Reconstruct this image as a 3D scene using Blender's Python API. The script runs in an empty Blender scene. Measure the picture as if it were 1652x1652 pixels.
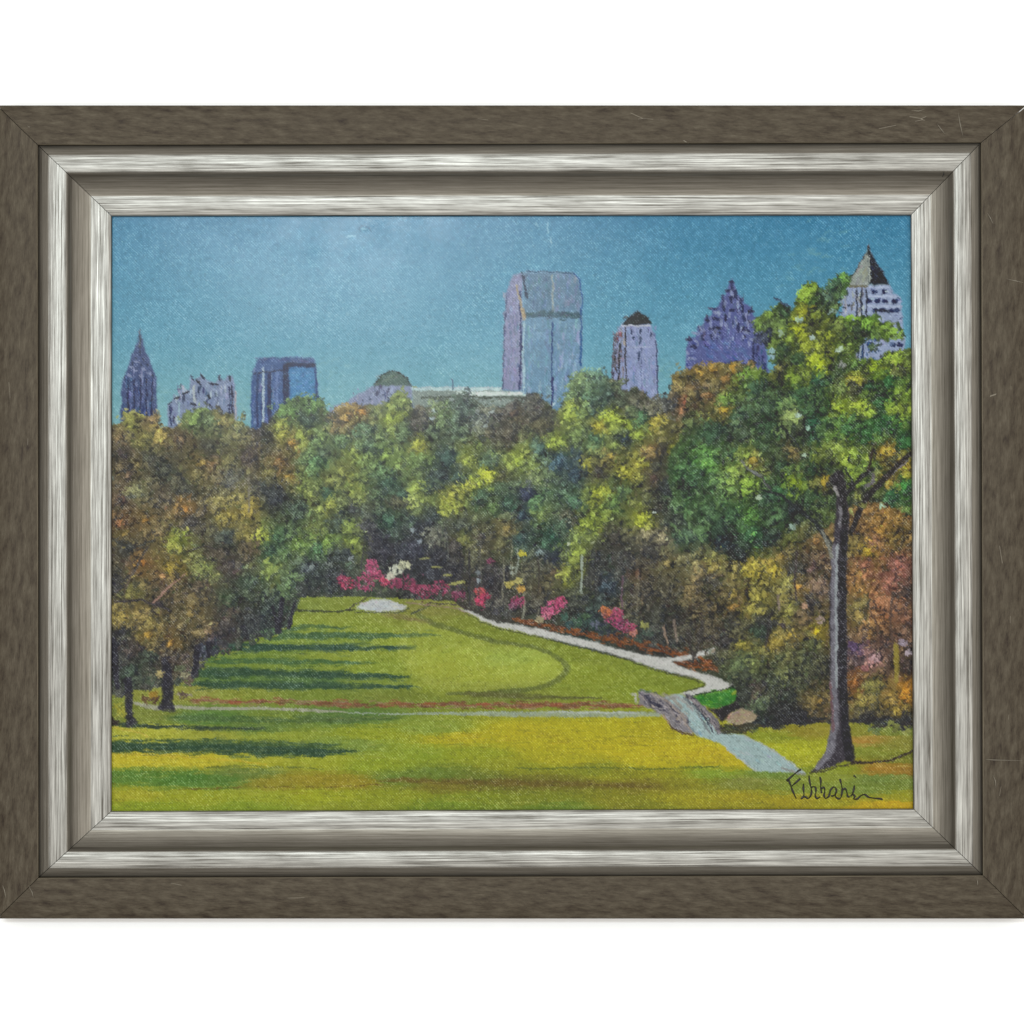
import bpy, math, random
import numpy as np

# ------------------------------------------------------------------ camera, light, exposure
S = 0.0004            # metres to one photograph pixel at the front of the frame
ZC = 1.50             # height of the picture's centre above the floor
YREF = -0.024         # front plane of the outer frame (the wall is y = 0)
DCAM = 1.55           # camera to that plane

scene = bpy.context.scene
cam_d = bpy.data.cameras.new('camera'); cam = bpy.data.objects.new('camera', cam_d)
scene.collection.objects.link(cam)
cam.location = (0, YREF - DCAM, ZC); cam.rotation_euler = (math.radians(90), 0, 0)
cam_d.sensor_width = 36; cam_d.lens = 36 * DCAM / (1652 * S); cam_d.clip_start = 0.05; cam_d.clip_end = 50
scene.camera = cam

world = bpy.data.worlds.new('World'); scene.world = world; world.use_nodes = True
bg = world.node_tree.nodes['Background']
bg.inputs[0].default_value = (1.0, 0.93, 0.84, 1); bg.inputs[1].default_value = 0.34

def area(name, loc, target, size, power, col):
    d = bpy.data.lights.new(name, 'AREA'); d.shape = 'RECTANGLE'; d.size = size[0]; d.size_y = size[1]
    d.energy = power; d.color = col
    o = bpy.data.objects.new(name, d); scene.collection.objects.link(o); o.location = loc
    v = [target[i] - loc[i] for i in range(3)]
    import mathutils
    o.rotation_euler = mathutils.Vector(v).to_track_quat('-Z', 'Y').to_euler()
    return o
area('room_softbox', (0.3, -3.3, 1.75), (0, 0, ZC), (6.4, 4.6), 172, (1.0, 0.985, 0.955))  # added frontal softbox, oversized to whiten the wall and brighten the moulding
area('window_light', (-0.30, -3.3, 2.13), (0, 0, ZC), (0.62, 0.18), 36, (0.84, 0.95, 1.0))

vs = scene.view_settings
vs.view_transform = 'Standard'; vs.look = 'None'; vs.exposure = 0; vs.gamma = 1; vs.use_curve_mapping = False
FLUX = 1.80           # radiance of a white surface in this light

# ------------------------------------------------------------------ helpers
def link(o, parent=None):
    scene.collection.objects.link(o)
    if parent: o.parent = parent
    return o
BASE = (0.0, 0.0, ZC - 656 * S)
def P(u, v, y):
    k = (DCAM + (y - YREF)) / DCAM
    return ((u - 826) * S * k - BASE[0], y - BASE[1], (826 - v) * S * k + ZC - BASE[2])
def s2l(c):
    c = np.asarray(c, dtype=np.float64) / 255.0
    return np.where(c <= 0.04045, c / 12.92, ((c + 0.055) / 1.055) ** 2.4)
class NT:
    def __init__(self, name):
        self.m = bpy.data.materials.new(name); self.m.use_nodes = True
        self.t = self.m.node_tree; self.b = self.t.nodes['Principled BSDF']
    def n(self, typ, **kw):
        x = self.t.nodes.new(typ)
        for k, v in kw.items():
            if k.startswith('i_'): x.inputs[int(k[2:]) if k[2:].isdigit() else k[2:]].default_value = v
            else: setattr(x, k, v)
        return x
    def l(self, a, b): self.t.links.new(a, b)
    def math(self, op, a, b=None):
        x = self.n('ShaderNodeMath', operation=op)
        for i, q in enumerate((a, b)):
            if q is None: continue
            if isinstance(q, (int, float)): x.inputs[i].default_value = q
            else: self.l(q, x.inputs[i])
        return x.outputs[0]
    def ramp(self, fac, stops):
        r = self.n('ShaderNodeValToRGB'); el = r.color_ramp.elements
        while len(el) < len(stops): el.new(0.5)
        for e, (p, c) in zip(el, stops): e.position = p; e.color = (*c, 1)
        self.l(fac, r.inputs[0]); return r.outputs[0]
    def noise(self, vec, scale, detail=3, rough=0.55):
        x = self.n('ShaderNodeTexNoise'); x.inputs['Scale'].default_value = scale
        x.inputs['Detail'].default_value = detail; x.inputs['Roughness'].default_value = rough
        self.l(vec, x.inputs['Vector']); return x.outputs[0]
    def mapping(self, vec, scale, loc=(0, 0, 0)):
        x = self.n('ShaderNodeMapping'); x.inputs['Scale'].default_value = scale; x.inputs['Location'].default_value = loc
        self.l(vec, x.inputs['Vector']); return x.outputs[0]
    def mix(self, fac, a, b, blend='MIX'):
        x = self.n('ShaderNodeMix', data_type='RGBA', blend_type=blend)
        if isinstance(fac, (int, float)): x.inputs[0].default_value = fac
        else: self.l(fac, x.inputs[0])
        for i, q in ((6, a), (7, b)):
            if isinstance(q, tuple): x.inputs[i].default_value = (*q, 1)
            else: self.l(q, x.inputs[i])
        return x.outputs[2]

# ------------------------------------------------------------------ materials
def mat_wall():
    k = NT('white_wall_paint'); tc = k.n('ShaderNodeTexCoord')
    n = k.noise(tc.outputs['Object'], 60, 4)
    k.l(k.ramp(n, [(0.3, (0.88, 0.88, 0.875)), (0.7, (0.9, 0.9, 0.895))]), k.b.inputs['Base Color'])
    k.b.inputs['Roughness'].default_value = 0.85
    return k.m
def mat_outer():
    k = NT('weathered_bronze_wood'); uv = k.n('ShaderNodeUVMap').outputs[0]
    grain = k.noise(k.mapping(uv, (30, 260, 1)), 5, 5, 0.65)
    blot = k.noise(k.mapping(uv, (34, 66, 1), (3, 1, 0)), 2.2, 6, 0.70)
    fine = k.noise(k.mapping(uv, (200, 700, 1)), 3, 2)
    base = k.ramp(blot, [(0.30, (0.016, 0.0092, 0.0052)), (0.42, (0.038, 0.0285, 0.0178)), (0.54, (0.057, 0.0455, 0.0305)), (0.72, (0.088, 0.074, 0.053))])
    gr = k.ramp(grain, [(0.3, (0.74, 0.72, 0.69)), (0.7, (1.22, 1.22, 1.21))])
    c = k.mix(1.0, base, gr, 'MULTIPLY')
    pits = k.ramp(k.noise(k.mapping(uv, (60, 150, 1), (8, 4, 0)), 7, 2), [(0.27, (0.45, 0.40, 0.36)), (0.34, (1, 1, 1))])
    c = k.mix(1.0, c, pits, 'MULTIPLY')
    # pale hairline scratches
    w = k.n('ShaderNodeTexVoronoi', feature='DISTANCE_TO_EDGE'); w.inputs['Scale'].default_value = 9
    k.l(k.mapping(uv, (1.0, 2.3, 1), (0.3, 0.7, 0)), w.inputs['Vector'])
    gate = k.noise(uv, 34, 1)
    sc = k.math('MULTIPLY', k.math('LESS_THAN', w.outputs[0], 0.0035), k.math('GREATER_THAN', gate, 0.66))
    c = k.mix(k.math('MULTIPLY', sc, 0.35), c, (0.32, 0.29, 0.23))
    k.l(c, k.b.inputs['Base Color'])
    k.b.inputs['Metallic'].default_value = 0.25
    k.l(k.math('ADD', k.math('MULTIPLY', blot, 0.3), 0.36), k.b.inputs['Roughness']); k.b.inputs['Specular IOR Level'].default_value = 0.18
    bp = k.n('ShaderNodeBump'); bp.inputs['Strength'].default_value = 0.25; bp.inputs['Distance'].default_value = 0.0004
    k.l(k.math('ADD', grain, k.math('MULTIPLY', fine, 0.5)), bp.inputs['Height']); k.l(bp.outputs[0], k.b.inputs['Normal'])
    return k.m
def mat_silver(name, lo, hi, streak, rough):
    k = NT(name); uv = k.n('ShaderNodeUVMap').outputs[0]
    a = k.noise(k.mapping(uv, (14, 780, 1)), 1.6, 5, 0.68)
    b = k.noise(k.mapping(uv, (4, 420, 1), (2, 5, 0)), 1.5, 3, 0.6)
    w = k.noise(k.mapping(uv, (26, 60, 1), (5, 9, 0)), 1.5, 3)
    f = k.math('ADD', k.math('MULTIPLY', a, 0.55), k.math('ADD', k.math('MULTIPLY', b, 0.33), k.math('MULTIPLY', w, 0.12)))
    c = k.ramp(f, [(0.5 - streak, lo), (0.5 + streak * 0.35, tuple((l + 2 * h) / 3 for l, h in zip(lo, hi))), (0.5 + streak, hi)])
    k.l(c, k.b.inputs['Base Color'])
    k.b.inputs['Metallic'].default_value = 0.82
    k.l(k.math('ADD', k.math('MULTIPLY', k.math('SUBTRACT', 1.0, f), 0.3), rough - 0.15), k.b.inputs['Roughness'])
    bp = k.n('ShaderNodeBump'); bp.inputs['Strength'].default_value = 0.35; bp.inputs['Distance'].default_value = 0.0003
    k.l(f, bp.inputs['Height']); k.l(bp.outputs[0], k.b.inputs['Normal'])
    return k.m
def mat_paint():
    k = NT('oil_paint_on_canvas'); tc = k.n('ShaderNodeTexCoord'); ob = tc.outputs['Object']
    at = k.n('ShaderNodeAttribute', attribute_name='paint'); k.l(at.outputs['Color'], k.b.inputs['Base Color'])
    wob = k.n('ShaderNodeTexNoise'); wob.inputs['Scale'].default_value = 90; wob.inputs['Detail'].default_value = 2
    k.l(ob, wob.inputs['Vector'])
    add = k.n('ShaderNodeVectorMath', operation='MULTIPLY_ADD'); k.l(wob.outputs['Color'], add.inputs[0])
    add.inputs[1].default_value = (0.0010, 0, 0.0010); k.l(ob, add.inputs[2])
    sx = k.n('ShaderNodeSeparateXYZ'); k.l(add.outputs[0], sx.inputs[0])
    f = 2 * math.pi / 0.00185
    a = k.math('SINE', k.math('MULTIPLY', k.math('ADD', sx.outputs[0], k.math('MULTIPLY', sx.outputs[2], 0.12)), f))
    b = k.math('SINE', k.math('MULTIPLY', k.math('ADD', sx.outputs[2], k.math('MULTIPLY', sx.outputs[0], 0.05)), f * 1.03))
    weave = k.math('MULTIPLY', a, b)
    amp = k.noise(ob, 45, 3)
    nz = k.noise(ob, 900, 3, 0.6)
    h = k.math('ADD', k.math('MULTIPLY', weave, k.math('MULTIPLY', amp, 0.9)), k.math('MULTIPLY', nz, 1.5))
    bp = k.n('ShaderNodeBump'); bp.inputs['Strength'].default_value = 0.55; bp.inputs['Distance'].default_value = 0.00005
    k.l(h, bp.inputs['Height']); k.l(bp.outputs[0], k.b.inputs['Normal'])
    k.l(k.math('ADD', k.math('MULTIPLY', nz, 0.14), 0.11), k.b.inputs['Roughness'])
    k.b.inputs['Specular IOR Level'].default_value = 0.14
    return k.m
def mat_plain(name, col, rough):
    k = NT(name); tc = k.n('ShaderNodeTexCoord')
    n = k.noise(tc.outputs['Object'], 200, 3)
    k.l(k.ramp(n, [(0.3, tuple(c * 0.8 for c in col)), (0.7, tuple(c * 1.15 for c in col))]), k.b.inputs['Base Color'])
    k.b.inputs['Roughness'].default_value = rough
    return k.m
M_WALL = mat_wall(); M_OUT = mat_outer()
M_SIL = mat_silver('brushed_silver_leaf', (0.046, 0.040, 0.031), (0.36, 0.352, 0.325), 0.12, 0.44)
M_CHA = mat_silver('champagne_bronze_leaf', (0.094, 0.083, 0.066), (0.235, 0.218, 0.186), 0.14, 0.44)
M_EDG = mat_silver('lit_worn_bronze_edge', (0.05, 0.04, 0.028), (0.26, 0.225, 0.165), 0.16, 0.5)  # worn bead at the joint; the light it catches is coloured in
M_GRV = mat_plain('dark_joint_filler', (0.035, 0.028, 0.022), 0.8)
M_PAINT = mat_paint()
M_CANVAS = mat_plain('raw_canvas', (0.55, 0.5, 0.42), 0.9)
M_INK = mat_plain('dark_brown_signature_paint', (0.014, 0.012, 0.008), 0.4)

# ------------------------------------------------------------------ wall
def box_mesh(name, x0, x1, y0, y1, z0, z1):
    me = bpy.data.meshes.new(name)
    v = [(x, y, z) for z in (z0, z1) for y in (y0, y1) for x in (x0, x1)]
    f = [(0, 2, 3, 1), (4, 5, 7, 6), (0, 1, 5, 4), (2, 6, 7, 3), (0, 4, 6, 2), (1, 3, 7, 5)]
    me.from_pydata(v, [], f); me.update(); return me
wall = link(bpy.data.objects.new('wall', box_mesh('wall', -1.6, 1.6, 0.0, 0.1, 0.0, 2.9)))
wall.data.materials.append(M_WALL)
wall['kind'] = 'structure'; wall['label'] = 'plain white wall behind the framed painting'

# ------------------------------------------------------------------ the framed painting
root = link(bpy.data.objects.new('framed_painting', None)); root.location = BASE
root['label'] = 'landscape oil painting of a park and city skyline in a bronze and silver wooden frame'
root['category'] = 'painting'

# corners in photograph pixels, clockwise from the top left
OUT_C = [(-5, 170), (1657, 170), (1657, 1482), (-5, 1482)]
JOI_C = [(61.5, 234.5), (1582, 230.5), (1585, 1411.5), (62.5, 1415.5)]
SIG_C = [(180.5, 349), (1469, 347.5), (1473, 1304.5), (180, 1308.5)]
def lerp2(a, b, t): return (a[0] + (b[0] - a[0]) * t, a[1] + (b[1] - a[1]) * t)

def rail(name, side, C0, C1, prof, segs, mats, seed):
    """prof: (t, height mm, material index of the band that starts here); mitred at both ends"""
    rnd = random.Random(seed)
    a, b = side, (side + 1) % 4
    verts, faces, uvs, mi = [], [], [], []
    gap = 0.6                                         # half the mitre gap, photograph pixels
    nrow = len(prof)
    for i in range(segs + 1):
        s = i / segs
        for (t, h, m) in prof:
            A = lerp2(C0[a], C1[a], t); B = lerp2(C0[b], C1[b], t)
            L = math.hypot(B[0] - A[0], B[1] - A[1]); g = gap / L
            q = g + s * (1 - 2 * g)
            p = lerp2(A, B, q)
            verts.append(P(p[0], p[1], -h / 1000))
            uvs.append((q * L * S + seed * 3.1, t * 0.046 + seed * 0.7))
    def quad(i, j): return (i * nrow + j, i * nrow + j + 1, (i + 1) * nrow + j + 1, (i + 1) * nrow + j)
    for i in range(segs):
        for j in range(nrow - 1):
            faces.append(quad(i, j)); mi.append(prof[j][2])
    # back and mitred ends
    n0 = len(verts)
    back_i = []
    for i in (0, segs):
        for j in (0, nrow - 1):
            x, y, z = verts[i * nrow + j]; verts.append((x, -0.0015, z)); uvs.append(uvs[i * nrow + j])
    e0 = [j for j in range(nrow)] + [n0 + 1, n0]
    e1 = [segs * nrow + j for j in range(nrow)][::-1] + [n0 + 2, n0 + 3]
    faces += [tuple(e0[::-1]), tuple(e1[::-1]), (n0, n0 + 1, n0 + 3, n0 + 2)]
    faces.append(tuple([i * nrow for i in range(segs + 1)] + [n0 + 2, n0]))
    faces.append(tuple([i * nrow + nrow - 1 for i in range(segs + 1)][::-1] + [n0 + 1, n0 + 3]))
    mi += [len(mats) - 1, len(mats) - 1, 0, 0, 0]
    me = bpy.data.meshes.new(name); me.from_pydata(verts, [], faces); me.update()
    for m in mats: me.materials.append(m)
    me.polygons.foreach_set('material_index', mi)
    ul = me.uv_layers.new(name='UVMap')
    for lp in me.loops: ul.data[lp.index].uv = uvs[lp.vertex_index]
    for p in me.polygons: p.use_smooth = len(p.vertices) == 4
    import bmesh
    bm = bmesh.new(); bm.from_mesh(me); bmesh.ops.recalc_face_normals(bm, faces=bm.faces); bm.to_mesh(me); bm.free()
    try: me.set_sharp_from_angle(angle=math.radians(28))
    except Exception: pass
    o = link(bpy.data.objects.new(name, me), root)
    return o

outer_prof = [(0.0, 22.5, 0), (0.012, 23.8, 0), (0.04, 24.0, 0), (0.5, 23.6, 0), (0.965, 22.7, 1), (0.985, 22.35, 1), (0.997, 21.2, 1)]
def curve(t0, t1, h0, h1, bulge, n, m):
    out = []
    for i in range(n):
        s = i / n
        out.append((t0 + (t1 - t0) * s, h0 + (h1 - h0) * s + bulge * 4 * s * (1 - s), m))
    return out
inner_prof = ([(0.002, 19.6, 1)] + curve(0.010, 0.135, 20.0, 22.6, 0.35, 6, 1)
              + curve(0.135, 0.385, 22.8, 22.3, 0.42, 10, 0) + curve(0.385, 0.45, 22.2, 19.4, 0.2, 4, 1)
              + curve(0.45, 0.715, 19.4, 13.8, -0.6, 12, 1) + curve(0.715, 0.955, 13.8, 13.2, 0.36, 10, 0)
              + [(0.955, 13.2, 0), (0.985, 12.7, 0), (1.0, 11.9, 1), (1.002, 9.0, 1)])
for s in range(4):
    rail('outer_rail', s, OUT_C, JOI_C, outer_prof, 24, [M_OUT, M_EDG, M_GRV], 1 + s)
for s in range(4):
    rail('inner_moulding', s, JOI_C, SIG_C, inner_prof, 24, [M_SIL, M_CHA, M_GRV], 11 + s)

# ------------------------------------------------------------------ the painting: a brush engine
random.seed(7); rng = np.random.default_rng(7)
G = 1.25                                   # grid step in photograph pixels
X0, Y0, X1, Y1 = 172.0, 340.0, 1480.0, 1316.0
W = int((X1 - X0) / G) + 1; H = int((Y1 - Y0) / G) + 1
col = np.zeros((H, W, 3)); hgt = np.zeros((H, W)); lab = np.zeros((H, W), dtype=np.int16)
GX, GY = np.meshgrid(X0 + np.arange(W) * G, Y0 + np.arange(H) * G)
def vnoise(step, oct=3, seed=0):
    r = np.random.default_rng(seed); out = np.zeros((H, W)); amp = 1.0; tot = 0
    for o in range(oct):
        st = max(step / (2 ** o) / G, 1.0)
        h, w = int(H / st) + 3, int(W / st) + 3
        g = r.random((h, w))
        yy = np.arange(H) / st; xx = np.arange(W) / st
        iy = yy.astype(int); ix = xx.astype(int); fy = yy - iy; fx = xx - ix
        fy = fy * fy * (3 - 2 * fy); fx = fx * fx * (3 - 2 * fx)
        a = g[iy][:, ix]; b = g[iy][:, ix + 1]; c = g[iy + 1][:, ix]; d = g[iy + 1][:, ix + 1]
        out += amp * ((a * (1 - fx) + b * fx) * (1 - fy[:, None]) + (c * (1 - fx) + d * fx) * fy[:, None])
        tot += amp; amp *= 0.55
    return out / tot
NA, NB, NF = vnoise(14, 3, 1) - 0.5, vnoise(14, 3, 2) - 0.5, vnoise(5, 2, 3)
LABELS = []
def label(name, text=None):
    LABELS.append((name, text)); return len(LABELS) - 1
def blend(sl, a, c, lb=None, h=None):
    col[sl] += (np.asarray(c, float) - col[sl]) * a[..., None]
    if h is not None: hgt[sl] += (h - hgt[sl]) * np.minimum(a * 1.1, 1)
    if lb is not None:
        q = lab[sl]; q[a > 0.5] = lb
def win(x0, x1, y0, y1):
    i0 = max(int((x0 - X0) / G), 0); i1 = min(int((x1 - X0) / G) + 2, W)
    j0 = max(int((y0 - Y0) / G), 0); j1 = min(int((y1 - Y0) / G) + 2, H)
    if i1 <= i0 or j1 <= j0: return None
    return (slice(j0, j1), slice(i0, i1))
def blur(m):
    p = np.pad(m, 1, mode='edge')
    return (p[1:-1, 1:-1] * 4 + 2 * (p[:-2, 1:-1] + p[2:, 1:-1] + p[1:-1, :-2] + p[1:-1, 2:]) + p[:-2, :-2] + p[2:, 2:] + p[:-2, 2:] + p[2:, :-2]) / 16
def inside(pts, X, Y):
    r = np.zeros(X.shape, bool); n = len(pts)
    for i in range(n):
        (xa, ya), (xb, yb) = pts[i], pts[(i + 1) % n]
        if ya == yb: continue
        c = (Y < ya) != (Y < yb)
        r ^= c & (X < (xb - xa) * (Y - ya) / (yb - ya) + xa)
    return r
def poly(pts, c, lb=None, rough=3.0, soft=1, alpha=1.0, h=None):
    xs = [p[0] for p in pts]; ys = [p[1] for p in pts]; m = rough + 3
    sl = win(min(xs) - m, max(xs) + m, min(ys) - m, max(ys) + m)
    if sl is None: return
    a = inside(pts, GX[sl] + NA[sl] * rough * 2, GY[sl] + NB[sl] * rough * 2).astype(float)
    for _ in range(soft): a = blur(a)
    blend(sl, a * alpha, c, lb, h)
def dab(x, y, ln, wd, ang, c, alpha=0.85, lb=None, taper=0.3):
    r = ln + wd + 1.5
    sl = win(x - r, x + r, y - r, y + r)
    if sl is None: return
    dx = GX[sl] - x; dy = GY[sl] - y
    ca, sa = math.cos(ang), math.sin(ang)
    u = dx * ca + dy * sa; v = -dx * sa + dy * ca
    w = wd * (1 - taper * (u / (ln + 1e-6) * 0.5 + 0.5))
    d = (np.abs(u) / ln) ** 2.6 + (np.abs(v) / np.maximum(w, 0.4)) ** 2.2
    a = np.clip((1.25 - d) * 1.9, 0, 1) * alpha
    a = a * (0.62 + 0.55 * NF[sl]).clip(0, 1)
    blend(sl, a, c, lb, random.random())
def line(pts, widths, c, lb=None, alpha=0.9, jit=6):
    if not isinstance(widths, (list, tuple)): widths = [widths] * len(pts)
    for (p, q, w0, w1) in zip(pts[:-1], pts[1:], widths[:-1], widths[1:]):
        L = math.hypot(q[0] - p[0], q[1] - p[1]); n = max(int(L / 3.5), 1)
        ang = math.atan2(q[1] - p[1], q[0] - p[0])
        for i in range(n):
            t = (i + 0.5) / n; w = w0 + (w1 - w0) * t
            k = random.uniform(-jit, jit)
            dab(p[0] + (q[0] - p[0]) * t, p[1] + (q[1] - p[1]) * t, L / n * 0.85 + 0.6, w / 2 + 0.25, ang, [ch + k for ch in c], alpha, lb, 0)
def at(x, y):
    i = min(max(int((x - X0) / G), 0), W - 1); j = min(max(int((y - Y0) / G), 0), H - 1)
    return col[j, i], lab[j, i]
def restroke(x0, x1, y0, y1, n, ln, wd, ang, dang, jit, alpha=0.6, only=None, keep=True):
    """drag the colour found on the canvas along short brush strokes"""
    for _ in range(n):
        x = random.uniform(x0, x1); y = random.uniform(y0, y1)
        c, lb = at(x, y)
        if only is not None and lb not in only: continue
        k = random.gauss(0, jit)
        dab(x, y, ln * random.uniform(0.6, 1.4), wd * random.uniform(0.6, 1.3), ang + random.gauss(0, dang),
            [ch + k + random.gauss(0, jit * 0.3) for ch in c], alpha)
def drift(x0, x1, y0, y1, n, ln, wd, dy, jit, alpha, only):
    for _ in range(n):
        x = random.uniform(x0, x1); y = random.uniform(y0, y1)
        c, lb = at(x, y + random.gauss(0, dy))
        if lb not in only or at(x, y)[1] not in only or at(x - ln, y)[1] not in only or at(x + ln, y)[1] not in only: continue
        k = random.gauss(0, jit)
        dab(x, y, ln * random.uniform(.5, 1.3), wd * random.uniform(.6, 1.3), random.gauss(0.01, .05), [v + k + random.gauss(0, 2) for v in c], alpha)
def mixc(a, b, t): return [p + (q - p) * t for p, q in zip(a, b)]

# ---- sky
SKY = label('painted_sky', 'painted blue sky, paler towards the skyline')
t = np.clip((GY - 345) / 330, 0, 1)
stops = [(0, (64, 134, 172)), (0.3, (80, 148, 180)), (0.62, (98, 162, 187)), (1.0, (128, 182, 190))]
for (p0, c0), (p1, c1) in zip(stops[:-1], stops[1:]):
    m = (t >= p0) & (t <= p1); f = ((t - p0) / (p1 - p0))[m][:, None]
    col[m] = np.array(c0) * (1 - f) + np.array(c1) * f
col += (vnoise(70, 3, 9) - 0.5)[..., None] * np.array((12, 9, 7))
lab[:] = SKY
restroke(175, 1478, 345, 700, 5200, 6.5, 1.7, -0.45, 0.75, 4.5, 0.55)
for _ in range(2600):                                   # dry light touches
    x = random.uniform(180, 1475); y = random.uniform(352, 690)
    c, _l = at(x, y); dab(x, y, random.uniform(1.5, 3.5), 0.8, random.choice((-0.6, 0.2, 0.9)) + random.gauss(0, 0.3), mixc(c, (165, 212, 226), 0.38), 0.6)
for (x, y, r) in [(520, 600, 40), (400, 640, 30), (1300, 430, 40), (1340, 400, 40), (250, 640, 30), (1070, 600, 25)]:
    for _ in range(16): dab(x + random.gauss(0, r * .5), y + random.gauss(0, r * .5), 7, 2.4, random.uniform(-.8, .4), (136, 184, 176), 0.22)

# a blister and two ridges in the paint near the top edge
line([(580, 373), (579, 368), (585, 364), (594, 366), (600, 373)], 2.2, (52, 108, 142), SKY, .9); dab(587, 370, 4, 2, .1, (132, 186, 208), .9)
hgt += 2.2 * np.exp(-((GX - 588) ** 2 / 60 + (GY - 369) ** 2 / 22))
for (x, y, l, a) in [(566, 381, 9, -.06), (884, 368, 9, 1.5), (866, 364, 5, .9), (889, 388, 6, 1.4)]:
    dab(x, y, l, 1.6, a, (150, 204, 226), .85)
# ---- skyline
def facade(x0, x1, y0, y1, n, cols, ln=5, wd=1.3, lb=None, alpha=0.7, ang=math.pi / 2, only=None):
    for _ in range(n):
        x, y = random.uniform(x0, x1), random.uniform(y0, y1)
        if only is not None and at(x, y)[1] != only: continue
        dab(x, y, ln * random.uniform(.5, 1.4), wd * random.uniform(.6, 1.5), ang + random.gauss(0, .12),
            [c + random.gauss(0, 7) for c in random.choice(cols)], alpha, lb)
T = label('painted_tower', 'painted blue spired tower at the left edge of the skyline')
poly([(225, 533), (228, 540), (231, 555), (238, 572), (246, 594), (252, 610), (253, 680), (194, 680), (197, 616), (205, 594), (213, 573), (221, 553)], (84, 86, 134), T, 2)
facade(199, 250, 600, 675, 70, [(62, 68, 122), (98, 102, 152), (122, 124, 172), (74, 96, 150)], 7, 1.4)
for x in (207, 216, 227, 236, 246): line([(x, 612), (x + random.uniform(-2, 2), 675)], 2.2, (46, 50, 96))
for (x, y) in [(213, 592), (219, 598), (232, 596), (240, 602), (222, 584), (209, 606), (228, 606)]: dab(x, y, 4.5, 2, .3, (140, 136, 172), .8)
for (x, y) in [(225, 545), (226, 556), (220, 578), (231, 580), (226, 570), (215, 587), (238, 589), (202, 610), (246, 607), (228, 590)]: dab(x, y, 4, 1.7, 1.3, (66, 64, 92), .85)
line([(225, 532), (226, 560)], [1.4, 4], (92, 88, 104))
T = label('painted_building', 'painted lavender building with small dark turrets')
poly([(270, 652), (279, 644), (290, 636), (304, 630), (308, 607), (316, 613), (326, 604), (335, 615), (350, 617), (354, 604), (361, 614), (367, 604), (375, 605), (380, 622), (383, 700), (272, 700)], (138, 140, 176), T, 1.6)
facade(275, 380, 622, 690, 110, [(160, 160, 190), (120, 124, 164), (88, 92, 136), (184, 184, 198), (70, 68, 104)], 5, 1.7)
for (x, y, l, a) in [(311, 610, 5, 1.2), (327, 609, 6, 1.0), (355, 609, 6, 1.4), (371, 610, 6, 1.5), (345, 620, 8, .1), (320, 616, 6, .9), (300, 634, 6, -.4), (286, 642, 6, -.5), (274, 650, 5, -.6), (312, 652, 6, .4), (338, 640, 5, 1.2), (340, 655, 5, .6)]:
    dab(x, y, l, 2.2, a, (58, 54, 78), .9)
line([(374, 622), (376, 680)], 2.6, (72, 60, 96)); line([(370, 625), (372, 680)], 1.6, (52, 62, 120))
line([(312, 622), (314, 648)], 4, (176, 174, 178)); line([(289, 650), (288, 690)], 3, (150, 168, 184)); line([(380, 630), (380, 678)], 1.6, (178, 160, 170))
line([(274, 655), (276, 685)], 2, (70, 76, 120))
T = label('painted_building', 'painted dark blue block with a pale blue glass face')
poly([(407, 601), (416, 577), (507, 576), (510, 596), (514, 645), (512, 700), (404, 700)], (82, 96, 150), T, 1.5)
facade(409, 455, 598, 690, 60, [(70, 92, 152), (96, 110, 164), (118, 126, 172), (58, 68, 118)], 8, 1.5)
facade(412, 505, 577, 586, 40, [(88, 92, 138), (112, 112, 154), (78, 82, 130)], 4, 1.4, ang=0)
poly([(467, 593), (507, 593), (509, 650), (467, 660)], (78, 124, 178), T, 1)
facade(470, 506, 600, 645, 40, [(84, 130, 182), (70, 112, 170), (96, 140, 186)], 5, 1.5, ang=-.5)
line([(461, 588), (461, 650)], 9, (58, 62, 100)); line([(460, 589), (508, 589)], 6, (56, 62, 98)); line([(509, 594), (512, 640)], 2.5, (48, 72, 132))
line([(434, 600), (435, 690)], 6, (56, 60, 104)); line([(416, 602), (414, 690)], 3.5, (60, 70, 118)); line([(425, 595), (424, 690)], 3.2, (160, 168, 182))
line([(409, 603), (456, 596)], 2, (62, 60, 92)); line([(447, 600), (447, 680)], 3, (104, 116, 170)); line([(407, 600), (406, 690)], 1.8, (72, 92, 150))
T = label('painted_building', 'painted low lavender building with a grey green dome')
poly([(560, 648), (575, 636), (590, 630), (604, 620), (640, 616), (664, 622), (668, 665), (528, 668), (532, 655)], (140, 138, 172), T, 2)
poly([(602, 620), (612, 608), (624, 600), (633, 598), (645, 601), (655, 610), (664, 623), (640, 622), (615, 624)], (104, 114, 108), T, 1)
line([(603, 620), (613, 608), (625, 600), (634, 598), (646, 602), (656, 611), (664, 624)], 1.6, (66, 74, 78)); facade(608, 640, 606, 620, 16, [(128, 132, 120), (96, 104, 98)], 4, 1.4, ang=-.6)
facade(568, 635, 626, 656, 44, [(152, 148, 184), (112, 106, 144), (84, 76, 112), (166, 160, 190)], 3.5, 1.3)
facade(605, 632, 620, 648, 16, [(74, 66, 92), (92, 82, 110)], 4, 1.3); facade(530, 560, 652, 664, 12, [(128, 170, 182), (140, 148, 180)], 4, 1.5, ang=0)
T = label('painted_building', 'painted long low roof in pale grey')
poly([(664, 626), (735, 625), (818, 626), (880, 633), (888, 672), (668, 670)], (150, 152, 148), T, 2)
line([(664, 627), (740, 627), (810, 628)], 6, (184, 198, 206)); line([(738, 634), (800, 635), (872, 634)], 6, (206, 212, 206)); line([(730, 612), (731, 628)], 2, (82, 104, 132))
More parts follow.
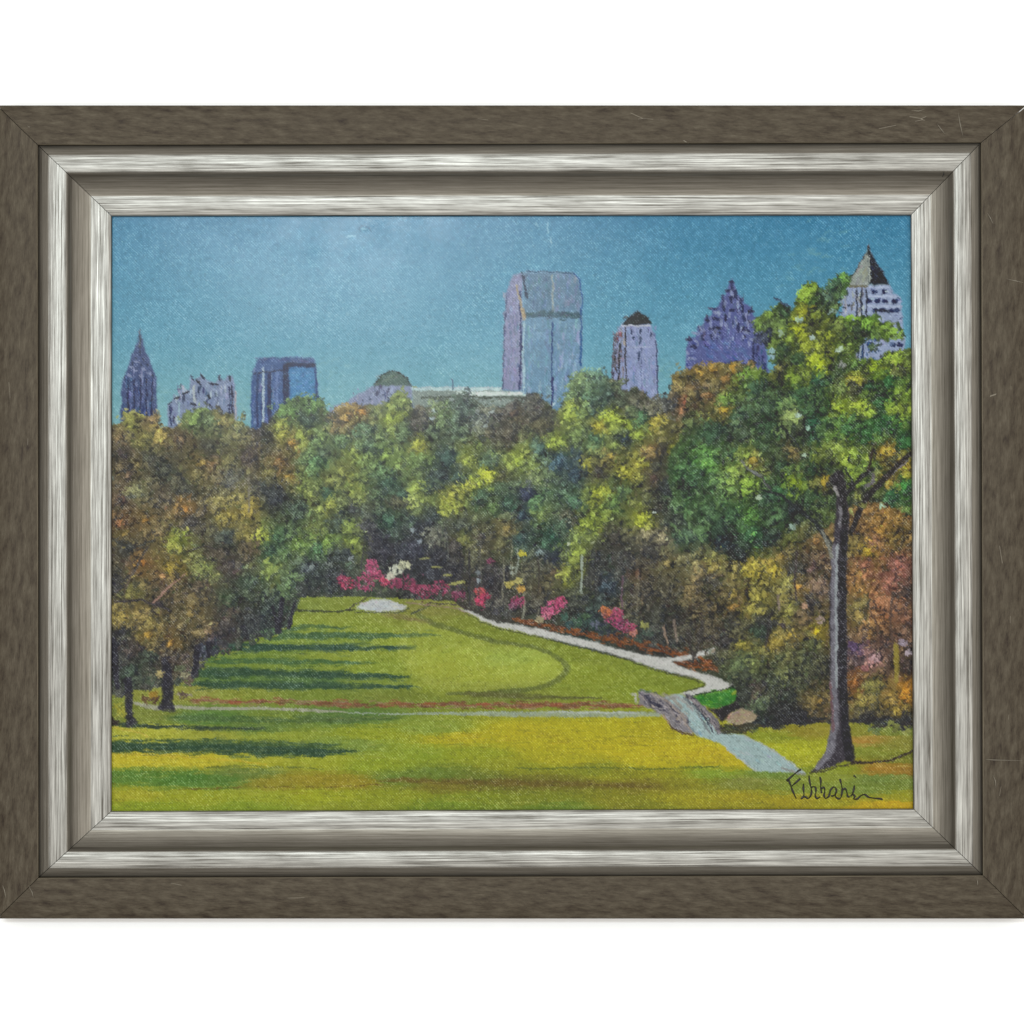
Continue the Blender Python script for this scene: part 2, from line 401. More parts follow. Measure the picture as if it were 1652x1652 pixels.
line([(680, 641), (760, 640), (830, 642), (868, 640)], 3.5, (112, 108, 100)); facade(690, 880, 642, 668, 60, [(120, 112, 98), (150, 150, 140), (92, 84, 76), (186, 192, 188)], 4, 1.4, ang=0)
T = BT = label('painted_tower', 'painted tallest skyscraper, broad and grey blue with rounded shoulders')
poly([(810, 630), (813, 531), (816, 480), (822, 455), (829, 443), (842, 440), (853, 436), (890, 438), (925, 440), (934, 450), (940, 476), (940, 594), (936, 665), (880, 668), (868, 640), (840, 632)], (116, 150, 176), T, 1.2)
poly([(811, 628), (813, 531), (816, 480), (822, 455), (830, 444), (842, 441), (842, 630)], (142, 142, 174), T, 1)
facade(813, 838, 470, 625, 90, [(150, 148, 178), (128, 128, 162), (138, 142, 180), (116, 122, 160)], 6, 1.5)
poly([(847, 440), (924, 442), (933, 455), (938, 500), (846, 502)], (108, 138, 162), T, 1)
facade(848, 888, 445, 500, 50, [(100, 130, 152), (112, 142, 166), (92, 122, 146)], 6, 1.7); facade(892, 934, 445, 500, 50, [(126, 142, 172), (118, 136, 166), (134, 146, 172)], 6, 1.7)
facade(850, 890, 518, 640, 90, [(122, 158, 180), (110, 146, 172), (134, 166, 186)], 8, 1.8); facade(894, 934, 518, 655, 90, [(134, 158, 186), (120, 148, 180), (146, 164, 190)], 8, 1.8)
line([(846, 508), (888, 507), (938, 509)], 9, (84, 110, 122)); facade(848, 936, 502, 516, 24, [(76, 102, 116), (98, 118, 122), (92, 112, 116)], 5, 1.8, ang=0)
line([(839, 470), (841, 560), (838, 628)], 2.6, (62, 74, 124)); line([(833, 460), (841, 492), (844, 515)], 3, (172, 152, 122)); line([(844, 498), (846, 514)], 4, (178, 152, 112))
line([(843, 441), (850, 480)], 3.5, (66, 86, 108)); line([(846, 520), (844, 560), (845, 635)], 2.6, (160, 188, 196)); line([(891, 444), (893, 500)], 3, (150, 160, 158))
line([(892, 520), (890, 590), (890, 660)], 2.4, (70, 92, 144)); line([(891, 610), (890, 660)], 3, (56, 74, 132)); line([(926, 441), (935, 452), (939, 480), (937, 540), (937, 590)], 2.4, (54, 106, 164)); line([(852, 437), (924, 441)], 1.8, (70, 100, 130))
line([(811, 630), (814, 530), (817, 478)], 1.4, (96, 100, 132))
T = label('painted_tower', 'painted lavender tower with a dark rounded cap')
poly([(1029, 502), (1044, 512), (1052, 528), (1060, 552), (1063, 650), (985, 650), (988, 605), (991, 545), (995, 534), (1003, 522), (1014, 510)], (150, 150, 194), T, 1.2)
facade(1012, 1060, 530, 640, 90, [(158, 156, 198), (142, 142, 188), (150, 154, 200), (132, 134, 178)], 6, 1.6)
poly([(1029, 502), (1044, 511), (1052, 523), (1003, 524), (1014, 510)], (62, 68, 74), T, .8); facade(1008, 1046, 510, 521, 14, [(50, 52, 66), (84, 88, 84), (66, 64, 80)], 4, 1.3, ang=0)
facade(989, 1009, 535, 620, 60, [(168, 134, 134), (120, 92, 92), (150, 128, 140), (90, 74, 84)], 6, 1.4); dab(1000, 540, 5, 3, 1.2, (176, 96, 104)); dab(996, 548, 4, 2, 1.2, (150, 74, 86))
line([(1009, 527), (1010, 620)], 2, (92, 76, 86)); line([(1003, 526), (1050, 525)], 2.2, (186, 178, 196)); line([(990, 545), (987, 610)], 1.6, (96, 84, 100)); line([(1000, 555), (998, 610)], 2, (78, 64, 74))
for (x, y, l) in [(1019, 536, 4), (1033, 534, 4), (1045, 533, 3), (1033, 550, 7), (1031, 574, 7), (1050, 540, 4), (1022, 545, 3)]: dab(x, y, l, 1.9, 1.57, (78, 80, 116), .9)
line([(1034, 560), (1035, 640)], 1.3, (120, 120, 164)); line([(1058, 550), (1062, 640)], 2, (96, 94, 134)); line([(1014, 560), (1050, 560)], 2, (176, 174, 206))
T = label('painted_tower', 'painted purple blue stepped tower with a pointed stack of tiers')
poly([(1181, 449), (1185, 458), (1189, 469), (1191, 478), (1198, 481), (1201, 490), (1214, 498), (1216, 510), (1226, 520), (1234, 545), (1240, 600), (1106, 602), (1107, 575), (1110, 545), (1122, 543), (1124, 527), (1134, 526), (1136, 513), (1147, 511), (1148, 497), (1160, 494), (1162, 479), (1171, 476), (1172, 466), (1177, 458)], (104, 100, 160), T, 1.2)
for (x, y) in [(1181, 455), (1182, 464), (1176, 470), (1188, 475), (1165, 482), (1178, 484), (1195, 486), (1151, 498), (1168, 497), (1182, 500), (1198, 498), (1210, 503), (1140, 515), (1156, 514), (1172, 512), (1200, 515), (1128, 530), (1146, 530), (1162, 528), (1212, 520), (1112, 548), (1132, 545), (1150, 545), (1192, 530), (1206, 535), (1222, 545), (1118, 560), (1140, 558)]:
    dab(x + random.uniform(-2, 2), y, random.uniform(5, 9), 3.2, random.choice((1.5, 1.3, .1)), (66, 58, 92), .8)
for (x, y) in [(1170, 490), (1190, 492), (1157, 505), (1177, 508), (1206, 508), (1146, 522), (1164, 520), (1188, 520), (1206, 524), (1120, 538), (1136, 536), (1154, 538), (1172, 526), (1200, 544), (1214, 548), (1124, 552), (1144, 552), (1110, 570), (1116, 580), (1130, 530), (1182, 476), (1208, 555), (1206, 537)]:
    dab(x, y, random.uniform(4, 8), 2.6, random.choice((1.5, .2, 1.2)), (150, 148, 184), .75)
facade(1112, 1222, 480, 550, 120, [(76, 66, 104), (150, 150, 186), (104, 104, 152), (58, 50, 82), (126, 124, 168)], 3.6, 1.8, only=T); facade(1140, 1210, 550, 592, 80, [(98, 100, 166), (110, 112, 176), (88, 94, 158)], 6, 2, ang=.7); facade(1165, 1185, 525, 560, 16, [(96, 96, 162), (108, 104, 168)], 6, 2)
facade(1108, 1122, 550, 592, 18, [(132, 134, 190), (82, 84, 150)], 4, 1.3, ang=.1); line([(1215, 555), (1217, 592)], 3, (66, 62, 104)); facade(1218, 1238, 545, 598, 18, [(84, 86, 140), (66, 66, 110)], 5, 2)
T = label('painted_tower', 'painted white tower with dark windows under a grey pyramid roof')
poly([(1366, 460), (1434, 458), (1441, 474), (1453, 479), (1456, 505), (1462, 580), (1464, 600), (1350, 600), (1356, 520), (1360, 480)], (154, 156, 192), T, 1.2)
facade(1396, 1455, 462, 590, 80, [(166, 168, 204), (140, 144, 188), (174, 176, 206), (116, 124, 174), (92, 98, 146)], 4, 1.6, ang=0)
facade(1358, 1394, 470, 590, 70, [(178, 166, 164), (158, 148, 150), (196, 190, 190), (134, 118, 112)], 6, 1.5)
for y, xs in [(471, (1410, 1428)), (486, (1402, 1416, 1428, 1444)), (501, (1412, 1424, 1438, 1448)), (540, (1400, 1430, 1446)), (556, (1404, 1440, 1452)), (572, (1432, 1448))]:
    for x in xs: dab(x + random.uniform(-1, 1), y, 5.2, 4.4, .1, (58, 62, 108), .95)
for y in (463, 478, 494): line([(1398, y), (1420, y + .5), (1436 + (y - 463) * .6, y + .5)], 3, (172, 172, 206))
dab(1431, 471, 2.5, 1.6, 0, (196, 200, 216)); dab(1426, 501, 12, 2.4, .05, (78, 72, 92), .9); dab(1420, 515, 8, 2, .1, (180, 180, 206)); dab(1438, 550, 4, 10, 0, (150, 160, 200), .6)
for x in (1382, 1389, 1397): line([(x, 468), (x + 1, 515)], 2.4, (82, 76, 96))
for x in (1376, 1384, 1392): line([(x, 545), (x, 590)], 2.4, (96, 92, 118))
for (x, y) in [(1362, 497), (1370, 492), (1356, 505)]: dab(x, y, 3.5, 2, 0, (86, 84, 100), .9)
line([(1393, 510), (1390, 600)], 3, (76, 92, 138)); facade(1398, 1412, 545, 600, 14, [(92, 116, 170), (76, 98, 152)], 7, 1.8)
poly([(1401, 396), (1405, 408), (1418, 432), (1435, 459), (1400, 460), (1366, 462), (1372, 448), (1388, 424), (1397, 408)], (160, 156, 154), T, 1)
poly([(1401, 396), (1405, 408), (1419, 432), (1435, 458), (1402, 458), (1401, 420)], (66, 66, 88), T, .8)
facade(1380, 1398, 430, 456, 20, [(172, 168, 164), (148, 142, 142), (160, 150, 134)], 6, 1.8, ang=1.9); facade(1406, 1424, 430, 456, 16, [(58, 58, 80), (80, 78, 98)], 6, 1.6, ang=1.1)
line([(1401, 396), (1401, 412)], [2.5, 5], (88, 80, 86)); line([(1397, 408), (1384, 430), (1368, 458)], 1.8, (96, 90, 92)); line([(1402, 415), (1403, 456)], 1.6, (176, 172, 168)); line([(1366, 462), (1398, 462)], 4, (140, 124, 108))

# ---- the woods and the big tree: colours set out patch by patch, x y r g b
CTRL = '''212 674 150 150 70;244 676 165 135 85;257 695 190 165 75;233 710 125 120 60;191 708 130 105 65;289 708 120 95 60;314 674 110 135 65;335 678 110 130 85;361 676 125 115 60;386 682 120 125 75;
350 699 110 112 70;340 720 75 75 60;382 704 118 114 66;420 699 70 62 55;420 720 100 85 55;467 667 100 130 60;498 678 60 75 55;460 699 165 155 50;473 714 195 135 45;488 703 140 145 50;509 714 110 130 75;509 746 95 130 80;
197 731 75 62 60;240 742 75 75 60;223 750 115 100 55;206 767 115 90 65;265 759 80 82 65;325 748 145 120 55;339 750 135 105 65;318 767 115 105 60;297 788 76 76 60;371 742 115 110 65;403 735 75 65 60;467 769 175 130 50;450 746 170 105 45;435 761 125 110 55;
424 788 65 65 65;445 805 58 58 62;488 776 125 135 60;503 797 150 155 70;219 793 130 130 85;195 805 120 90 75;265 801 95 85 65;297 820 185 125 50;382 799 150 140 75;371 776 105 105 90;401 826 165 145 60;371 835 145 130 55;234 839 150 110 50;195 843 150 95 55;
202 862 140 115 55;255 860 130 110 70;287 869 130 140 50;306 839 70 65 60;365 865 75 85 75;403 860 130 120 60;422 867 160 165 55;443 869 70 100 65;484 877 115 140 60;505 869 110 130 60;435 890 60 85 60;229 907 165 105 40;265 890 120 105 55;208 884 65 65 60;
263 930 185 135 80;276 918 145 125 45;331 915 120 130 65;350 894 85 75 60;403 884 95 82 60;371 915 70 62 58;399 937 65 82 62;439 920 130 140 65;467 943 95 115 70;498 915 80 85 85;488 950 60 60 58;212 954 115 110 55;191 943 60 58 55;265 952 105 85 65;318 947 90 78 60;
255 973 58 48 52;308 979 115 95 50;371 968 70 85 60;223 987 140 120 65;197 997 150 130 60;244 1006 130 115 60;240 1025 160 125 45;308 991 130 110 60;335 1019 130 105 75;274 1038 170 125 50;318 1019 115 95 55;371 991 75 66 56;403 1002 55 58 58;361 1017 60 55 55;
195 1019 45 45 50;212 1050 75 65 60;240 1059 65 75 60;212 1082 60 75 60;265 1055 85 75 60;297 1059 80 68 62;329 1044 52 55 68;440 985 58 66 58;425 1010 52 56 56;238 1084 70 72 58;190 1060 60 60 56;345 1030 70 60 60;
510 650 95 125 60;559 672 205 140 50;542 682 200 150 90;585 665 175 115 45;606 667 120 125 70;631 678 150 160 55;648 650 120 130 60;585 695 90 110 75;521 703 110 125 65;676 661 90 80 65;674 682 90 80 70;712 672 120 140 80;744 661 75 90 75;775 682 130 130 115;828 667 100 75 60;
674 718 165 160 55;570 731 140 150 60;623 737 135 155 65;644 748 130 150 70;521 731 100 115 85;553 761 135 135 60;532 778 130 130 65;528 795 65 90 65;570 795 140 145 60;532 818 150 150 60;619 763 95 120 75;627 778 65 90 70;680 742 110 130 65;722 740 55 75 65;712 767 60 70 65;
670 788 140 150 60;682 810 130 140 60;665 810 165 170 80;775 718 110 120 55;754 740 135 140 50;786 767 190 190 45;771 782 170 180 50;750 784 165 160 55;729 799 155 150 55;725 816 150 150 50;786 746 90 110 80;839 742 150 160 50;775 801 70 92 65;797 820 90 110 60;807 771 95 90 50;
648 797 62 84 64;644 810 90 85 60;627 841 60 85 65;570 820 70 70 70;564 852 125 135 60;572 873 150 160 65;528 873 125 150 60;511 862 125 130 60;511 884 80 115 70;591 852 75 70 75;606 873 60 55 65;680 852 50 50 60;701 863 100 95 80;748 869 125 120 60;733 884 75 65 60;775 869 70 58 50;
818 852 140 115 55;807 873 98 90 55;839 869 55 75 70;669 884 58 55 68;511 926 60 65 62;540 930 58 58 60;691 915 52 50 58;650 895 56 54 62;620 890 58 52 62;710 900 56 52 58;725 925 60 54 58;745 955 62 50 56;790 935 60 52 56;740 850 70 72 60;660 835 64 76 64;700 830 58 66 62;545 845 68 78 66;550 895 62 66 64;
821 661 95 85 75;864 661 85 78 68;874 687 95 85 60;821 699 90 78 60;923 663 150 160 55;959 657 65 85 70;948 644 90 115 90;984 676 165 175 50;965 687 180 160 50;1003 682 150 160 50;1033 674 75 110 70;1061 682 165 145 50;1022 651 100 95 75;1075 657 95 90 85;1101 661 175 110 70;1107 648 150 75 50;
1118 687 115 100 50;1139 672 40 70 55;895 712 150 160 55;849 729 145 150 60;842 746 130 140 60;870 725 85 110 95;902 742 60 85 100;927 763 45 60 75;938 699 110 125 65;961 708 80 110 75;991 720 125 135 60;984 735 190 155 60;946 750 165 155 50;965 759 70 62 55;1008 708 48 58 66;1029 703 140 150 50;
1050 725 190 130 55;1065 729 65 58 50;1012 763 165 155 45;1029 750 170 155 50;1092 725 150 145 45;1118 729 120 140 50;1107 750 65 100 60;1143 746 95 140 60;1054 771 90 65 55;868 776 130 140 85;849 797 52 56 80;864 810 85 115 70;821 814 60 90 65;927 810 75 105 75;970 799 150 150 40;991 810 100 125 60;
1022 810 110 110 50;959 831 135 145 50;946 843 140 150 48;1037 837 170 170 45;874 831 110 125 60;842 831 50 65 75;917 837 90 85 65;817 852 140 115 60;891 865 50 85 65;1042 865 130 115 85;991 869 68 60 52;1067 869 150 132 98;1118 841 40 45 45;1097 805 100 135 80;1126 795 110 132 74;1075 788 50 52 50;
1103 865 72 92 66;1139 848 100 124 78;927 894 150 160 55;919 926 140 140 50;893 905 40 45 60;895 922 110 85 60;980 947 50 60 70;1012 905 65 60 58;1029 926 104 70 52;1075 909 150 124 68;1128 920 150 130 80;1107 954 120 95 55;1075 958 85 75 58;960 905 58 56 56;1050 890 62 56 52;955 935 66 62 58;
1040 960 72 62 52;1010 975 78 66 54;1060 990 66 62 52;1090 1000 60 54 50;1050 1025 62 60 54;1085 1035 58 54 50;930 975 70 68 58;950 1000 52 70 62;860 980 76 68 58;800 980 84 76 68;870 950 92 76 56;850 925 96 88 66;1125 985 84 70 50;1130 1030 62 52 46;1100 1020 84 74 58;965 985 58 66 60;
938 611 130 150 90;957 605 116 146 116;948 637 85 110 75;980 637 62 80 66;1001 615 96 104 66;1022 647 98 92 72;919 658 148 156 60;853 647 85 80 70;1090 613 150 120 50;1128 601 195 140 45;1045 655 94 86 70;920 640 112 132 84;1000 650 84 90 66;885 672 84 78 64;790 700 96 86 64;735 690 84 98 72;700 700 84 96 66;
600 720 86 106 72;650 700 96 112 70;690 780 64 78 64;740 770 58 74 66;810 790 74 92 62;880 790 84 108 68;900 850 70 88 66;930 740 60 74 78;1000 790 84 106 60;1060 750 70 66 52;1085 690 104 94 52;1060 820 64 60 50;1090 840 56 60 50;910 780 70 90 72;490 740 104 120 70;480 820 70 84 64;550 710 96 116 70;470 850 84 100 62'''
CROWN = '''1310 465 140 160 40;1300 478 138 156 46;1316 484 70 90 45;1359 448 110 150 60;1342 459 60 85 60;1333 478 90 110 90;1295 503 165 155 30;1291 531 190 185 30;1266 505 62 84 52;1240 507 130 150 60;1221 522 110 130 55;1249 522 105 120 60;1230 543 55 55 85;1249 552 110 125 50;1274 543 132 144 48;
1327 541 165 165 45;1310 531 75 75 40;1352 529 106 112 50;1372 514 120 150 40;1403 520 120 155 50;1431 526 125 150 50;1384 531 65 80 50;1300 560 155 155 40;1321 560 150 150 44;1261 565 52 72 46;1287 577 55 75 45;1325 588 180 185 30;1378 588 85 110 45;1410 590 165 180 30;1444 577 150 165 50;1448 594 90 85 45;
1151 594 190 130 45;1183 594 190 130 40;1210 590 170 130 75;1143 622 150 116 80;1141 637 160 105 60;1170 610 150 100 48;1200 607 120 150 50;1221 601 116 136 50;1257 594 125 110 50;1274 607 125 140 40;1300 603 132 142 44;1219 626 60 85 60;1321 613 50 85 60;1359 624 120 130 65;1376 626 70 66 46;1382 615 175 155 45;1401 624 48 76 48;
1437 615 50 95 50;1450 630 130 150 50;1168 661 190 140 40;1194 672 65 85 60;1172 646 110 130 56;1274 672 140 146 80;1352 657 155 165 40;1388 655 170 180 50;1454 657 150 160 45;1427 682 50 95 50;1310 682 45 85 60;1352 703 120 150 60;1327 729 110 115 45;1278 729 130 100 55;1458 710 45 90 45;1352 725 160 170 65;1206 733 140 150 60;
1215 742 180 140 50;1183 763 150 165 70;1206 780 150 175 60;1278 780 170 185 40;1331 776 195 150 45;1367 740 160 172 56;1380 767 120 135 45;1427 727 190 140 44;1463 752 190 148 42;1461 784 60 120 50;1437 799 50 90 55;1435 780 170 130 50;1257 793 60 95 60;1162 810 85 110 60;1140 746 96 140 60;1210 835 90 130 55;1257 835 84 110 70;
1304 805 60 80 50;1331 831 85 95 50;1278 824 35 40 45;1136 856 96 120 76;1162 873 35 40 50;1215 863 55 90 55;1194 894 42 46 46;1240 870 44 54 48;1150 700 56 80 56;1240 690 58 82 54;1230 720 66 84 54;1260 750 62 82 56;1310 755 56 82 54;1180 730 70 92 56;1150 780 82 108 62;1180 830 62 86 56;1120 770 66 96 60;
1190 700 66 78 56;1290 640 60 88 56;1250 640 72 90 56;1330 660 66 92 52;1370 690 54 90 50;1400 700 56 96 50;1420 650 54 94 50;1250 580 70 86 48;1410 560 70 84 56;1350 600 70 84 48;1240 660 66 86 58;1310 705 52 82 56;1440 740 92 84 50;1140 820 70 94 58;1240 800 50 70 54;1160 850 52 70 52;1290 690 70 74 50;1400 755 96 112 46;1345 765 60 74 46;1345 810 62 74 46;1390 800 70 66 44'''
UNDER = '''1274 879 110 105 50;1316 873 145 105 55;1257 899 145 120 50;1151 915 140 125 60;1215 922 155 140 45;1249 920 170 150 45;1283 920 60 60 55;1151 937 75 72 60;1310 915 90 65 60;1321 943 130 95 85;1268 943 150 145 70;1289 947 190 135 50;1225 964 150 140 55;1183 958 135 115 50;1183 979 150 112 46;1310 970 54 46 44;
1395 852 130 95 50;1422 856 165 120 45;1399 890 175 145 35;1444 869 130 105 45;1410 873 170 115 75;1395 911 145 90 65;1448 911 150 90 75;1437 937 155 95 75;1384 947 160 115 55;1416 968 170 110 70;1458 958 74 58 50;1384 979 116 104 52;1151 981 100 85 50;1215 981 150 140 55;1274 987 140 135 60;1185 1006 65 65 58;1236 1002 50 50 45;
1225 1019 50 66 50;1319 1019 195 165 20;1278 1027 180 150 50;1200 1040 140 130 50;1253 1040 150 130 50;1310 1040 80 85 50;1172 1034 52 48 46;1194 1070 85 100 60;1215 1072 100 110 60;1257 1087 95 100 55;1300 1065 70 75 48;1225 1135 75 90 60;1268 1118 45 50 42;1221 1118 62 54 44;1316 1123 110 94 44;1321 1131 150 115 45;1333 1146 96 74 46;
1289 1156 36 34 40;1384 998 130 110 55;1422 998 155 100 55;1401 1023 140 100 50;1380 1044 75 55 85;1405 1065 160 110 105;1384 1067 85 65 65;1444 1050 110 84 60;1465 1072 66 52 46;1380 1101 150 90 35;1405 1108 115 110 50;1395 1131 140 125 55;1437 1123 150 120 50;1463 1116 200 130 30;1448 1146 145 120 40;1405 1161 40 38 40;1458 1161 44 42 40;
1260 1060 86 92 54;1240 1100 66 74 50;1200 1095 60 66 48;1200 1120 50 54 46;1260 1150 40 40 40;1230 1160 38 44 42;1290 1100 66 70 46;1320 1080 60 60 44;1170 960 104 92 54;1290 990 112 92 60;1300 1000 130 100 66;1330 900 104 72 56;1250 950 120 112 52;1430 1020 120 84 54;1460 1000 130 84 60;1440 985 150 98 64;1420 1040 96 70 60;1460 1020 116 84 64;1378 920 136 96 54;1375 1020 104 80 50;1372 880 110 96 48'''
def mute(A):
    A = A.copy(); hot = (A[:, 2] > A[:, 3] * 1.17) & (A[:, 0] < 1340)
    A[hot, 2:] = A[hot, 2:] * .52 + np.array((98, 90, 58)) * .48
    return A
def parse(s): return np.array([[float(q) for q in r.split()] for r in s.replace('\n', '').split(';') if r.strip()])
CT, CR, UN = parse(CTRL), parse(CROWN), parse(UNDER)
ALL = np.vstack([CT, CR, UN])
st = 5
cy, cx = np.arange(0, H + st, st), np.arange(0, W + st, st)
QX, QY = np.meshgrid(X0 + cx * G, Y0 + cy * G)
def idw(A, pw=3.2):
    d2 = (QX[..., None] - A[:, 0]) ** 2 + (QY[..., None] - A[:, 1]) ** 2 + 30
    w = d2 ** (-pw / 2 * 1.15)
    return (w @ A[:, 2:]) / w.sum(-1, keepdims=True)
def samp(F, x, y):
    i = min(max(int((x - X0) / G / st + 0.5), 0), F.shape[1] - 1); j = min(max(int((y - Y0) / G / st + 0.5), 0), F.shape[0] - 1)
    return F[j, i]
F_W, F_C = idw(mute(np.vstack([CT, UN]))), idw(mute(np.vstack([CR, UN])))

WOOD = label('painted_woodland', 'painted belt of olive, brown and green autumn trees')
BIG = label('painted_tree_crown', 'painted green leafy crown of the big tree on the right')
SHR = label('painted_shrubs', 'painted ochre, green and rust shrubs around the big trunk')
wood_p = [(176, 690), (190, 688), (203, 670), (222, 664), (240, 672), (254, 668), (264, 690), (280, 690), (296, 668), (316, 660), (345, 664), (372, 670), (392, 680), (408, 694), (426, 690), (440, 672), (458, 652), (478, 640), (500, 640), (520, 650), (536, 666), (552, 660), (572, 652), (600, 656), (628, 646), (640, 632), (654, 634), (664, 655), (690, 660), (700, 650), (722, 648), (745, 640), (772, 650), (800, 664), (826, 648), (848, 640), (866, 636), (884, 652), (904, 664), (914, 640), (918, 616), (938, 600), (962, 598), (986, 610), (1004, 626), (1030, 628), (1056, 642), (1078, 640), (1084, 612), (1104, 596), (1130, 588), (1160, 586), (1200, 588), (1240, 600), (1240, 900), (1180, 1000), (1160, 1060), (1100, 1062), (1040, 1040), (1000, 1030), (900, 1012), (830, 1000), (780, 985), (735, 968), (680, 965), (540, 962), (484, 966), (470, 1015), (430, 1030), (360, 1048), (320, 1090), (300, 1095), (270, 1110), (240, 1116), (220, 1130), (190, 1132), (176, 1132)]
crown_p = [(1215, 530), (1222, 512), (1244, 500), (1258, 486), (1280, 498), (1288, 478), (1300, 462), (1318, 456), (1332, 466), (1346, 448), (1362, 440), (1372, 452), (1356, 480), (1350, 510), (1378, 516), (1396, 512), (1440, 520), (1448, 540), (1420, 548), (1398, 546), (1386, 560), (1372, 575), (1396, 585), (1420, 575), (1450, 566), (1478, 560), (1478, 830), (1440, 820), (1400, 800), (1330, 850), (1290, 870), (1240, 900), (1180, 905), (1120, 860), (1085, 800), (1080, 740), (1100, 700), (1110, 640), (1180, 600), (1260, 600), (1240, 560)]
shrub_p = [(1478, 830), (1478, 1172), (1440, 1165), (1330, 1165), (1250, 1172), (1190, 1180), (1190, 1130), (1186, 1110), (1160, 1080), (1120, 1040), (1110, 980), (1120, 910), (1240, 895), (1300, 860), (1400, 800)]
def fill_map(pts, F, lb, rough, dark):
    xs = [p[0] for p in pts]; ys = [p[1] for p in pts]
    sl = win(min(xs) - 8, max(xs) + 8, min(ys) - 8, max(ys) + 8)
    a = inside(pts, GX[sl] + NA[sl] * rough * 2, GY[sl] + NB[sl] * rough * 2).astype(float); a = blur(a)
    jj = ((GY[sl] + NA[sl] * 22 - Y0) / G / st + .5).astype(int).clip(0, F.shape[0] - 1)
    ii = ((GX[sl] + NB[sl] * 22 - X0) / G / st + .5).astype(int).clip(0, F.shape[1] - 1)
    c = F[jj, ii] * dark
    col[sl] += (c - col[sl]) * a[..., None]
    q = lab[sl]; q[a > .5] = lb
    return sl, a
fill_map([(470, 930), (700, 930), (1478, 900), (1478, 1200), (1100, 1200), (700, 1000), (470, 1000)], F_W, WOOD, 2, 0.7); fill_map([(172, 1000), (480, 960), (480, 1030), (320, 1120), (172, 1140)], F_W, WOOD, 2, .75); fill_map(wood_p, F_W, WOOD, 9, 0.80); fill_map(shrub_p, F_W, SHR, 8, 0.80)
BR = vnoise(26, 3, 21)
def leaves(pts, F, lb, n, ln, wd, contrast=1.0, hl=0.07, base=0.80):
    xs = [p[0] for p in pts]; ys = [p[1] for p in pts]; k = 0
    X = rng.uniform(min(xs), max(xs), n * 3); Y = rng.uniform(min(ys), max(ys), n * 3)
    ok = inside(pts, X, Y); X, Y = X[ok][:n], Y[ok][:n]
    for x, y in zip(X, Y):
        b = BR[min(int((y - Y0) / G), H - 1), min(int((x - X0) / G), W - 1)]
        c = np.array(samp(F, x + random.gauss(0, 6), y + random.gauss(0, 6)))
        m = base + contrast * ((b - .5) * 1.35 + random.gauss(0, .20))
        r = random.random()
        if r < 0.20: m *= 0.58; c = c * .8 + np.array((9, 10, 13))
        elif r > 1 - hl: m *= 1.22; c = c + np.array((8, 8, -2))
        s = random.uniform(.6, 1.35)
        dab(x, y, ln * s, wd * s, random.gauss(-.75, .8), np.clip(c * m + rng.normal(0, 4, 3), 18, 225), random.uniform(.6, .95), lb)
def clump(x, y, r, c, lb, ln=3.8, wd=2.0):
    """one bough: shade below and to the right, leaves, then touches of light above and to the left"""
    c = np.asarray(c, float)
    dk = c * .42 + np.array((7, 9, 17))
    n = int(r * 1.5); sx = random.uniform(.75, 1.7); sy = random.uniform(.55, 1.0); ro = random.gauss(-.35, .5); lean = random.gauss(-.6, .6)
    cr_, sr_ = math.cos(ro), math.sin(ro)
    def off(a, q):
        u, v = q * sx * math.cos(a), q * sy * math.sin(a)
        return x + u * cr_ - v * sr_, y + u * sr_ + v * cr_
    for _ in range(int(n * .75)):
        a = random.uniform(-.5, 2.5); px, py = off(a, r * random.uniform(.7, 1.25))
        dab(px, py, ln * random.uniform(.7, 1.4), wd * random.uniform(.8, 1.3), random.uniform(0, 3.14), dk * random.gauss(1, .12), .8, lb)
    for _ in range(n):
        px, py = off(random.uniform(0, 6.28), r * .95 * math.sqrt(random.random()))
        dab(px, py, ln * random.uniform(.6, 1.3), wd * random.uniform(.6, 1.2), lean + random.gauss(0, .5), c * random.gauss(.98, .11), .85, lb)
    for _ in range(int(n * .45)):
        px, py = off(random.uniform(2.4, 5.6), r * random.uniform(.1, .95))
        dab(px, py, ln * random.uniform(.5, 1.1), wd * random.uniform(.4, .9), lean + random.gauss(0, .6), np.minimum(c * random.uniform(1.08, 1.32) + np.array((6, 7, 5)), 225), .88, lb)
def clumps(A, pts, F, lb, n, r0, r1, ln, wd):
    xs = [p[0] for p in pts]; ys = [p[1] for p in pts]
    X = rng.uniform(min(xs), max(xs), n * 4); Y = rng.uniform(min(ys), max(ys), n * 4)
    ok = inside(pts, X, Y); L = [(y, x, random.uniform(r0, r1), np.array(samp(F, x, y)) * random.uniform(.86, 1.2)) for x, y in zip(X[ok][:n], Y[ok][:n])]
    for (x, y, cr, cg, cb) in A:
        hot = cr > cg * 1.17; L.append((y, x, (6.5 if lb != WOOD else 5.5) if hot else random.uniform(r0, r1), np.array((cr, cg, cb)) * (.98 if hot else 1.04)))
    for (y, x, r, c) in sorted(L, key=lambda q: q[0]): clump(x, y, r, c, lb, ln, wd)
leaves(wood_p, F_W, WOOD, 9000, 4.4, 2.3, 0.95, .05, .78)
clumps(CT, wood_p, F_W, WOOD, 560, 3.5, 14, 3.6, 1.8)
leaves(wood_p, F_W, WOOD, 2600, 2.6, 1.1, 1.2, .1, .92)

